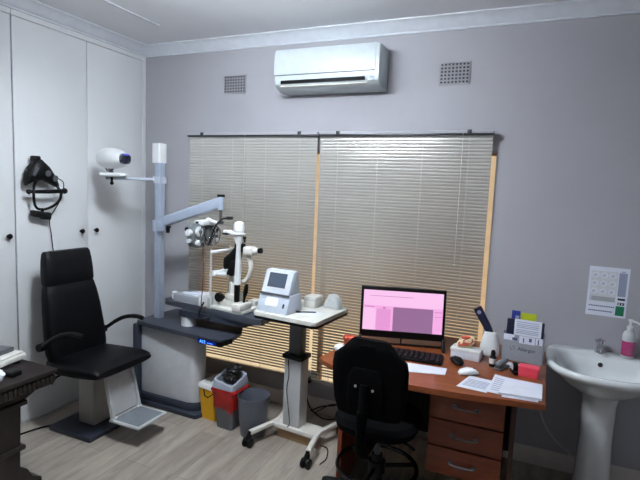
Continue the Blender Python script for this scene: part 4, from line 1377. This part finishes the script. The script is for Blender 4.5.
card('brochure', 'bluebro', -0.074, -0.030, 0.044, 0.004, 0.270, 0.004, 'tall royal blue brochure at the left of the card box', 'brochure', 0.06, ('paper_ink', [(0.45, 0.9, 0.84, 0.90)]))
card('brochure', 'lime', -0.028, 0.052, 0.052, 0.004, 0.262, 0.003, 'yellow-green card rising behind the white sheet', 'card', 0.06)

# desk clutter in front of the holder
t = thing('black_bottle', 'small black bottle with pale label in front of the white charging base', 'bottle', (2.878, -0.515, 0.75))
MB().lathe([(0.017, 0), (0.018, 0.003), (0.018, 0.052), (0.010, 0.060)], (2.878, -0.515, 0.75), n=18).build('bottle_body', 'black', t)
MB().lathe([(0.0184, 0.018), (0.0184, 0.046)], (2.878, -0.515, 0.75), n=18, caps=False).build('bottle_label', 'offwhite', t)
MB().lathe([(0.012, 0.058), (0.012, 0.078), (0.007, 0.088)], (2.878, -0.515, 0.75), n=16).build('cap', 'black', t)
t = thing('stapler', 'dark grey stapler on the desk between the black bottle and tape dispenser', 'stapler', (2.925, -0.52, 0.75), -0.4)
MB().bx(-0.022, 0.022, -0.055, 0.05, 0, 0.012, bev=0.004).build('stapler_base', 'darkgrey', t, local=True)
MB().box((0, 0.0, 0.030), (0.030, 0.10, 0.024), rx=0.14, bev=0.008, seg=3).build('stapler_arm', 'bingrey', t, local=True)
t = thing('tape_dispenser', 'small black tape dispenser beside the coral pink box', 'tape dispenser', (2.992, -0.562, 0.75), 0.3)
b = MB().bx(-0.016, 0.016, -0.036, 0.036, 0, 0.016, bev=0.004)
b.lathe([(0.024, -0.012), (0.026, -0.010), (0.026, 0.010), (0.024, 0.012)], (0, 0.012, 0.028), n=20, axis='X')
b.build('dispenser_body', 'black', t, local=True)
b = MB().lathe([(0.018, -0.0135), (0.018, 0.0135)], (0, 0.012, 0.030), n=18, axis='X')
b.build('tape_roll', 'cabinet', t, local=True)
b = MB().box((2.972, -0.452, 0.7515), (0.15, 0.085, 0.003), rz=-0.25)
tag(b.build('index_card', 'paper'), 'white index card on the desk below the lettered brochure box', 'card')
t = thing('pink_note_box', 'coral pink note box near the right edge of the desk', 'box', (3.056, -0.570, 0.75), -0.10)
MB().bx(-0.046, 0.046, -0.030, 0.030, 0, 0.048, bev=0.002).build('box_body', 'pink', t, local=True)
MB().bx(-0.0475, 0.0475, -0.0315, 0.0315, 0.036, 0.052, bev=0.002).build('lid', 'pink', t, local=True)

def sheet(pts, z, label, group=None, th=0.0012, ink=None, name='paper_sheet'):
    b = MB()
    b.prism(pts, z, z + th)
    mats = ['paper']
    if ink:
        mats.append('paper_ink')
        b.mat_i(1)
        P = [V((p[0], p[1], 0)) for p in pts]
        for u0, u1, v0, v1 in ink:
            q = []
            for u, v in ((u0, v0), (u1, v0), (u1, v1), (u0, v1)):
                a = P[0].lerp(P[1], u); c_ = P[3].lerp(P[2], u)
                r_ = a.lerp(c_, v)
                q.append((r_.x, r_.y))
            b.prism(q, z + th, z + th + 0.0003)
    tag(b.build(name, mats), label, 'paper', group)
GP = 'papers at the right front of the desk'
rows = lambda a, b_, n, h: [(0.1, 0.9, a + (b_ - a) * i / n, a + (b_ - a) * i / n + h) for i in range(n)]
sheet([(2.742, -0.888), (2.880, -0.900), (2.905, -0.735), (2.785, -0.718)], 0.750, 'printed leaflet left of the paper pile at the desk front', GP, ink=rows(0.2, 0.8, 6, 0.04))
sheet([(2.878, -0.888), (3.00, -0.905), (2.985, -0.665), (2.900, -0.640)], 0.7525, 'loose sheet sticking out left under the thick paper pile', GP, ink=rows(0.15, 0.9, 7, 0.03))
sheet([(2.930, -0.902), (3.112, -0.885), (3.118, -0.70), (2.955, -0.69)], 0.755, 'topmost white sheet of the thick paper pile', GP, ink=None, th=0.010)
sheet([(2.945, -0.912), (3.098, -0.895), (3.105, -0.73), (2.96, -0.72)], 0.7500, 'grey-edged bottom sheet of the thick paper pile', GP, th=0.0022)

# left end of the desk
b = MB()
rnd = random.Random(5)
tb = bmesh.new()
bmesh.ops.create_icosphere(tb, subdivisions=3, radius=0.035)
for v in tb.verts:
    v.co *= 1 + rnd.uniform(-0.10, 0.08)
    v.co.z *= 0.55
zm = min(v.co.z for v in tb.verts)
b._merge(tb, Matrix.Translation((2.082, -0.705, 0.75 - zm)))
tag(b.build('crumpled_tissue', 'paper'), 'crumpled white tissue on the left tip of the desk', 'tissue')
t = thing('terracotta_pot', 'small red-brown pot on the desk behind the office chair back', 'pot', (2.098, -0.60, 0.75))
MB().lathe([(0.026, 0), (0.028, 0.003), (0.036, 0.046), (0.040, 0.048), (0.040, 0.060), (0.034, 0.060), (0.03, 0.05), (0.02, 0.045)], (2.098, -0.60, 0.75), n=22).build('pot_body', 'redbrown', t)

# ------------------------------------------------------------------ office chair
oc = thing('office_chair', 'black swivel office chair with foot ring pushed up to the desk', 'chair', (2.37, -0.86, 0))
ox, oy = 2.37, -0.86
b = MB()
ss = []
by = -1.165
for z, hw_, dy in ((0.625, 0.115, 0.020), (0.640, 0.142, 0.016), (0.70, 0.158, 0.008), (0.78, 0.166, 0.0), (0.87, 0.168, -0.004), (0.915, 0.160, -0.008), (0.945, 0.125, -0.010), (0.975, 0.098, -0.012), (0.992, 0.085, -0.014), (1.000, 0.072, -0.014)):
    hd_ = 0.030 if 0.63 < z < 0.99 else 0.016
    ss.append(((ox + 0.028, by + dy, z), (hw_ * 1.05, 0.0, 0), (0, hd_, 0)))
b.loft(ss, e=3.2, n=36)
b.build('backrest', 'blacksoft', oc)
b = MB()
b.loft([((ox + 0.02, by - 0.026, 0.66), (0.075, 0, 0), (0, 0.008, 0)), ((ox + 0.02, by - 0.032, 0.72), (0.085, 0, 0), (0, 0.010, 0)), ((ox + 0.02, by - 0.036, 0.83), (0.080, 0, 0), (0, 0.010, 0)), ((ox + 0.02, by - 0.034, 0.87), (0.060, 0, 0), (0, 0.006, 0))], e=4)
bp = b.build('back_plate', 'blacksoft', oc)
for s_ in (-1, 1):
    MB().cyl((ox + 0.018 + s_ * 0.040, by - 0.048, 0.785 - 0.004 * s_), (ox + 0.018 + s_ * 0.040, by - 0.036, 0.785 - 0.004 * s_), 0.006, n=12).build('bolt', 'steel', bp)
b = MB()
b.tube(bez([(ox + 0.02, by - 0.036, 0.80), (ox + 0.02, by - 0.052, 0.68), (ox + 0.015, by - 0.050, 0.56), (ox + 0.01, by - 0.01, 0.46), (ox, by + 0.09, 0.425), (ox, oy, 0.425)], 6), 0.024, n=12)
for k in range(6):
    b.box((ox + 0.018, by - 0.072, 0.625 + k * 0.012), (0.038, 0.014, 0.006), bev=0.002)
b.build('back_bar', 'blacksoft', oc)
b = MB()
b.loft([((ox, oy, 0.455), (0.17, 0, 0), (0, 0.17, 0)), ((ox, oy, 0.470), (0.205, 0, 0), (0, 0.205, 0)), ((ox, oy, 0.505), (0.215, 0, 0), (0, 0.21, 0)), ((ox, oy, 0.528), (0.195, 0, 0), (0, 0.19, 0)), ((ox, oy, 0.534), (0.15, 0, 0), (0, 0.15, 0))], e=2.8, n=40)
b.build('seat', 'blacksoft', oc)
b = MB().bx(ox - 0.09, ox + 0.09, oy - 0.11, oy + 0.09, 0.405, 0.456, bev=0.01)
b.tube([(ox + 0.05, oy - 0.02, 0.42), (ox + 0.16, oy - 0.03, 0.405), (ox + 0.20, oy - 0.035, 0.385)], 0.007, n=8)
b.build('seat_mechanism', 'black', oc)
b = MB().cyl((ox, oy, 0.25), (ox, oy, 0.41), 0.016, n=16)
b.build('gas_piston', 'darkgrey', oc)
b = MB().cyl((ox, oy, 0.075), (ox, oy, 0.30), 0.034, 0.028, n=20)
b.build('gas_sleeve', 'black', oc)
# foot ring with spokes
rz_ = 0.235
b = MB()
b.tube([(ox + 0.205 * math.cos(a), oy + 0.205 * math.sin(a), rz_) for a in [2 * PI * k / 48 for k in range(48)]], 0.0105, n=10, closed=True)
ringo = b.build('foot_ring', 'dark_chrome', oc)
b = MB()
b.cyl((ox, oy, rz_ - 0.03), (ox, oy, rz_ + 0.03), 0.044, n=20)
for k in range(3):
    a = 0.5 + k * 2 * PI / 3
    b.tube([(ox + 0.04 * math.cos(a), oy + 0.04 * math.sin(a), rz_), (ox + 0.205 * math.cos(a), oy + 0.205 * math.sin(a), rz_)], 0.011, n=8)
b.build('ring_spokes', 'black', ringo)
for k in range(5):
    a = math.radians(35) + k * 2 * PI / 5
    ca, sa = math.cos(a), math.sin(a)
    b = MB()
    per = V((-sa, ca, 0))
    b.loft([((ox + ca * 0.03, oy + sa * 0.03, 0.095), per * 0.026, V((0, 0, 0.028))), ((ox + ca * 0.15, oy + sa * 0.15, 0.088), per * 0.023, V((0, 0, 0.020))), ((ox + ca * 0.275, oy + sa * 0.275, 0.075), per * 0.020, V((0, 0, 0.015))), ((ox + ca * 0.30, oy + sa * 0.30, 0.073), per * 0.014, V((0, 0, 0.010)))], e=3)
    lg = b.build('star_leg', 'black', oc)
    b = MB()
    c_ = V((ox + ca * 0.285, oy + sa * 0.285, 0))
    b.cyl(c_ + V((0, 0, 0.065)), c_ + V((0, 0, 0.045)), 0.010, n=10)
    b.bx(c_.x - 0.016, c_.x + 0.016, c_.y - 0.014, c_.y + 0.022, 0.035, 0.056, bev=0.006)
    for w_ in (-1, 1):
        b.lathe([(0.020, -0.008), (0.026, -0.006), (0.026, 0.006), (0.020, 0.008)], (c_.x + w_ * 0.016, c_.y + 0.008, 0.026), n=18, axis='X')
    b.build('castor', 'black', lg)

# ------------------------------------------------------------------ basin
ws = thing('washbasin', 'white pedestal washbasin against the back wall', 'washbasin', (3.43, -0.25, 0))
bxx, byy = 3.428, 0.0
def basin_ring(sx, yb_, yf, z, n=44, e=2.6):
    out = []
    cy = (yb_ + yf) / 2
    hy = (yb_ - yf) / 2
    for j in range(n):
        t_ = 2 * PI * j / n
        cs, sn = math.cos(t_), math.sin(t_)
        ee = 6.0 if sn > 0 else 2.25
        x = math.copysign(abs(cs) ** (2 / ee), cs) * sx
        y = math.copysign(abs(sn) ** (2 / ee), sn) * hy
        out.append(V((bxx + x, cy + y, z)))
    return out
b = MB()
R = [basin_ring(0.10, -0.10, -0.30, 0.600), basin_ring(0.15, -0.03, -0.36, 0.625), basin_ring(0.215, -0.004, -0.44, 0.680), basin_ring(0.262, -0.002, -0.505, 0.728), basin_ring(0.278, -0.002, -0.530, 0.745), basin_ring(0.286, -0.002, -0.540, 0.762), basin_ring(0.284, -0.002, -0.538, 0.776), basin_ring(0.274, -0.006, -0.528, 0.783), basin_ring(0.250, -0.112, -0.506, 0.780), basin_ring(0.238, -0.124, -0.494, 0.768), basin_ring(0.205, -0.140, -0.455, 0.715), basin_ring(0.15, -0.17, -0.39, 0.665), basin_ring(0.07, -0.20, -0.32, 0.645), basin_ring(0.02, -0.25, -0.29, 0.642)]
vr = [[b.bm.verts.new(p) for p in r_] for r_ in R]
n = len(vr[0])
for A, B in zip(vr, vr[1:]):
    for j in range(n):
        b.bm.faces.new([A[j], A[(j + 1) % n], B[(j + 1) % n], B[j]])
b.bm.faces.new(vr[0]); b.bm.faces.new(vr[-1])
b.build('bowl', 'ceramic', ws, angle=60)
b = MB()
ss = []
for z, hx, hy in ((0.0, 0.105, 0.105), (0.03, 0.102, 0.10), (0.10, 0.088, 0.09), (0.35, 0.080, 0.085), (0.55, 0.084, 0.095), (0.62, 0.098, 0.115), (0.645, 0.110, 0.13)):
    ss.append(((bxx, -0.20, z), (hx, 0, 0), (0, hy, 0)))
b.loft(ss, e=2.6, n=36)
b.build('pedestal', 'ceramic', ws)
b = MB()
b.lathe([(0.013, -0.004), (0.013, 0.004), (0.009, 0.005)], (bxx - 0.002, -0.134, 0.735), n=18, rot=Matrix.Rotation(math.radians(70), 4, 'X'))
b.build('overflow_hole', 'ink_dark', ws)
b = MB()
b.lathe([(0.022, 0), (0.022, 0.006), (0.015, 0.010), (0.014, 0.05), (0.019, 0.056), (0.019, 0.070), (0.010, 0.076)], (bxx - 0.004, -0.048, 0.782), n=20)
b.tube(bez([(bxx - 0.004, -0.055, 0.812), (bxx - 0.004, -0.10, 0.822), (bxx - 0.004, -0.125, 0.812), (bxx - 0.004, -0.132, 0.795)], 6), 0.010, n=10)
b.tube([(bxx - 0.004, -0.048, 0.855), (bxx - 0.004, -0.075, 0.866)], 0.006, n=8)
b.bx(bxx - 0.030, bxx + 0.022, -0.054, -0.042, 0.846, 0.858, bev=0.004)
b.build('tap', 'chrome', ws)

sd_ = thing('soap_dispenser', 'pump bottle of magenta liquid soap standing on the basin rim', 'soap', (3.572, -0.048, 0.7835))
sx_, sy_ = 3.560, -0.070
MB().lathe([(0.030, 0.003), (0.032, 0.008), (0.032, 0.095), (0.0322, 0.097)], (sx_, sy_, 0.7835), n=24).build('soap_liquid', 'soap', sd_)
MB().lathe([(0.029, 0), (0.033, 0.003), (0.0335, 0.006), (0.0335, 0.012), (0.033, 0.013)], (sx_, sy_, 0.7835), n=24).build('bottle_base', 'clear', sd_)
MB().lathe([(0.0325, 0.096), (0.0325, 0.125), (0.026, 0.145), (0.014, 0.155), (0.013, 0.165)], (sx_, sy_, 0.7835), n=24).build('bottle_shoulder', 'clear', sd_)
b = MB()
b.lathe([(0.016, 0.160), (0.016, 0.178), (0.007, 0.180), (0.006, 0.205), (0.013, 0.207), (0.013, 0.216), (0.006, 0.219)], (sx_, sy_, 0.7835), n=18)
b.tube([(sx_, sy_, 0.993), (sx_ + 0.03, sy_ - 0.012, 0.990), (sx_ + 0.046, sy_ - 0.018, 0.980)], 0.006, n=8)
b.build('pump', 'white_pl', sd_)
# poster
ps_ = thing('hand_washing_poster', 'white hand washing notice with green square taped above the basin', 'poster', (3.443, 0, 0.987), 0)
fp_ = frame((3.443, -0.0005, 1.130), (1, 0, -0.006), (0.006, 0, 1))
b = MB()
def pq(x0, x1, y0, y1, i, h=0.0012):
    b.mat_i(i)
    b.prism([(x0, y0), (x1, y0), (x1, y1), (x0, y1)], h - 0.0008, h, fp_)
b.mat_i(0).prism([(-0.101, -0.143), (0.101, -0.143), (0.101, 0.143), (-0.101, 0.143)], 0, 0.001, fp_)
b.build('sheet', 'paper', ps_)
b = MB()
pq(-0.088, 0.044, -0.060, 0.118, 3)
for r_ in range(3):
    for c_ in range(3):
        cx, cy = -0.068 + c_ * 0.044, 0.094 - r_ * 0.047
        b.mat_i(0)
        b.prism([(cx + 0.019 * math.cos(a), cy + 0.017 * math.sin(a)) for a in [2 * PI * k / 16 for k in range(16)]], 0.001, 0.0016, fp_)
        b.mat_i(2)
        for q in range(3):
            b.prism([(cx - 0.011 + 0.006 * q, cy - 0.008), (cx - 0.007 + 0.006 * q, cy - 0.008), (cx - 0.004 + 0.006 * q, cy + 0.007), (cx - 0.007 + 0.006 * q, cy + 0.007)], 0.0015, 0.0019, fp_)
pq(-0.086, -0.083, -0.055, -0.030, 2, 0.0016)
pq(-0.078, 0.040, -0.056, -0.030, 2, 0.0014)
pq(0.050, 0.090, -0.020, 0.116, 4, 0.0012)
pq(0.060, 0.078, 0.121, 0.124, 1)
pq(0.053, 0.090, -0.042, -0.030, 1)
pq(0.055, 0.088, -0.070, -0.055, 1)
pq(0.060, 0.066, -0.068, -0.057, 0, 0.0016)
pq(0.074, 0.080, -0.066, -0.058, 0, 0.0016)
pq(0.048, 0.091, -0.132, -0.076, 5)
for i in range(14):
    pq(-0.088 + i * 0.0094, -0.088 + i * 0.0094 + 0.0068, -0.090, -0.083, 6)
for i in range(13):
    pq(-0.088 + i * 0.0094, -0.088 + i * 0.0094 + 0.0070, -0.118, -0.111, 6)
b.build('printed_panel', ['paper', 'ink_dark', 'ink_grey', 'cabinet', 'paper_ink', 'green', 'ink_blue'], ps_)

b = MB().tube(bez([(3.145, -0.012, 0.36), (3.19, -0.012, 0.26), (3.26, -0.012, 0.175), (3.33, -0.020, 0.125), (3.385, -0.05, 0.03), (3.40, -0.07, 0.008)], 8), 0.004, n=8)
tag(b.build('wall_cable', 'offwhite'), 'white cable running down the wall between desk and basin', 'cable')

# ------------------------------------------------------------------ ceiling lamp
LX0, LX1, LY, LZ = 1.28, 2.02, -1.55, H - 0.17  # drop below the ceiling invented so the tubes light it directly
cl = thing('fluorescent_ceiling_light', 'hanging twin tube fluorescent light above the middle of the room', 'ceiling light', ((LX0 + LX1) / 2, LY, H))
MB().bx(LX0, LX1, LY - 0.018, LY + 0.018, LZ - 0.02, LZ + 0.03, bev=0.006).build('lamp_body', 'white_pl', cl)
for x in (LX0 + 0.12, LX1 - 0.12):
    MB().cyl((x, LY, LZ + 0.03), (x, LY, H), 0.006, n=10).build('hanger_rod', 'white_pl', cl)
for s_ in (-1, 1):
    MB().cyl((LX0 + 0.02, LY + s_ * 0.045, LZ), (LX1 - 0.02, LY + s_ * 0.045, LZ), 0.014, n=14).build('tube', 'tube', cl)
cl2 = copy_tree(cl)  # unseen lamp, added to brighten the wardrobes and even out the light
cl2.location.y -= 1.75
cl2.location.x -= 0.75
cl2['label'] = 'second twin tube ceiling light, unseen, added to brighten the wardrobes'
cl2['group'] = cl['group'] = 'ceiling lights'

sun = bpy.data.lights.new('late_sun', 'SUN')
sun.energy = 1.0
sun.color = (1.0, 0.90, 0.74)
sun.angle = math.radians(2)
so_ = bpy.data.objects.new('late_sun', sun)
COL.objects.link(so_)
so_.rotation_euler = V((-0.75, -0.22, 0.62)).to_track_quat('Z', 'Y').to_euler()    # from beyond the left end of the house

wd = bpy.data.worlds.new('sky')
SC.world = wd
wd.use_nodes = True
bg = wd.node_tree.nodes['Background']
bg.inputs['Color'].default_value = (0.80, 0.78, 0.74, 1)
bg.inputs['Strength'].default_value = 0.4

# ------------------------------------------------------------------ camera
f, yaw, pit, rol = 483.53, 0.406646, 0.104354, 0.041031
F = V((-math.sin(yaw) * math.cos(pit), math.cos(yaw) * math.cos(pit), -math.sin(pit)))
R0 = V((math.cos(yaw), math.sin(yaw), 0))
U0 = R0.cross(F)
Rr = R0 * math.cos(rol) + U0 * math.sin(rol)
Uu = -R0 * math.sin(rol) + U0 * math.cos(rol)
cd = bpy.data.cameras.new('camera')
cd.sensor_width = 36
cd.sensor_fit = 'HORIZONTAL'
cd.lens = f / 640 * 36
cd.clip_start = 0.05
co = bpy.data.objects.new('camera', cd)
COL.objects.link(co)
mw = Matrix((( Rr.x, Uu.x, -F.x, 2.99784), (Rr.y, Uu.y, -F.y, -3.18361), (Rr.z, Uu.z, -F.z, 1.65), (0, 0, 0, 1)))
co.matrix_world = mw
SC.camera = co
SC.view_settings.view_transform = 'Standard'
SC.view_settings.look = 'None'
SC.view_settings.gamma = 1
SC.view_settings.use_curve_mapping = False
SC.view_settings.exposure = 1.35
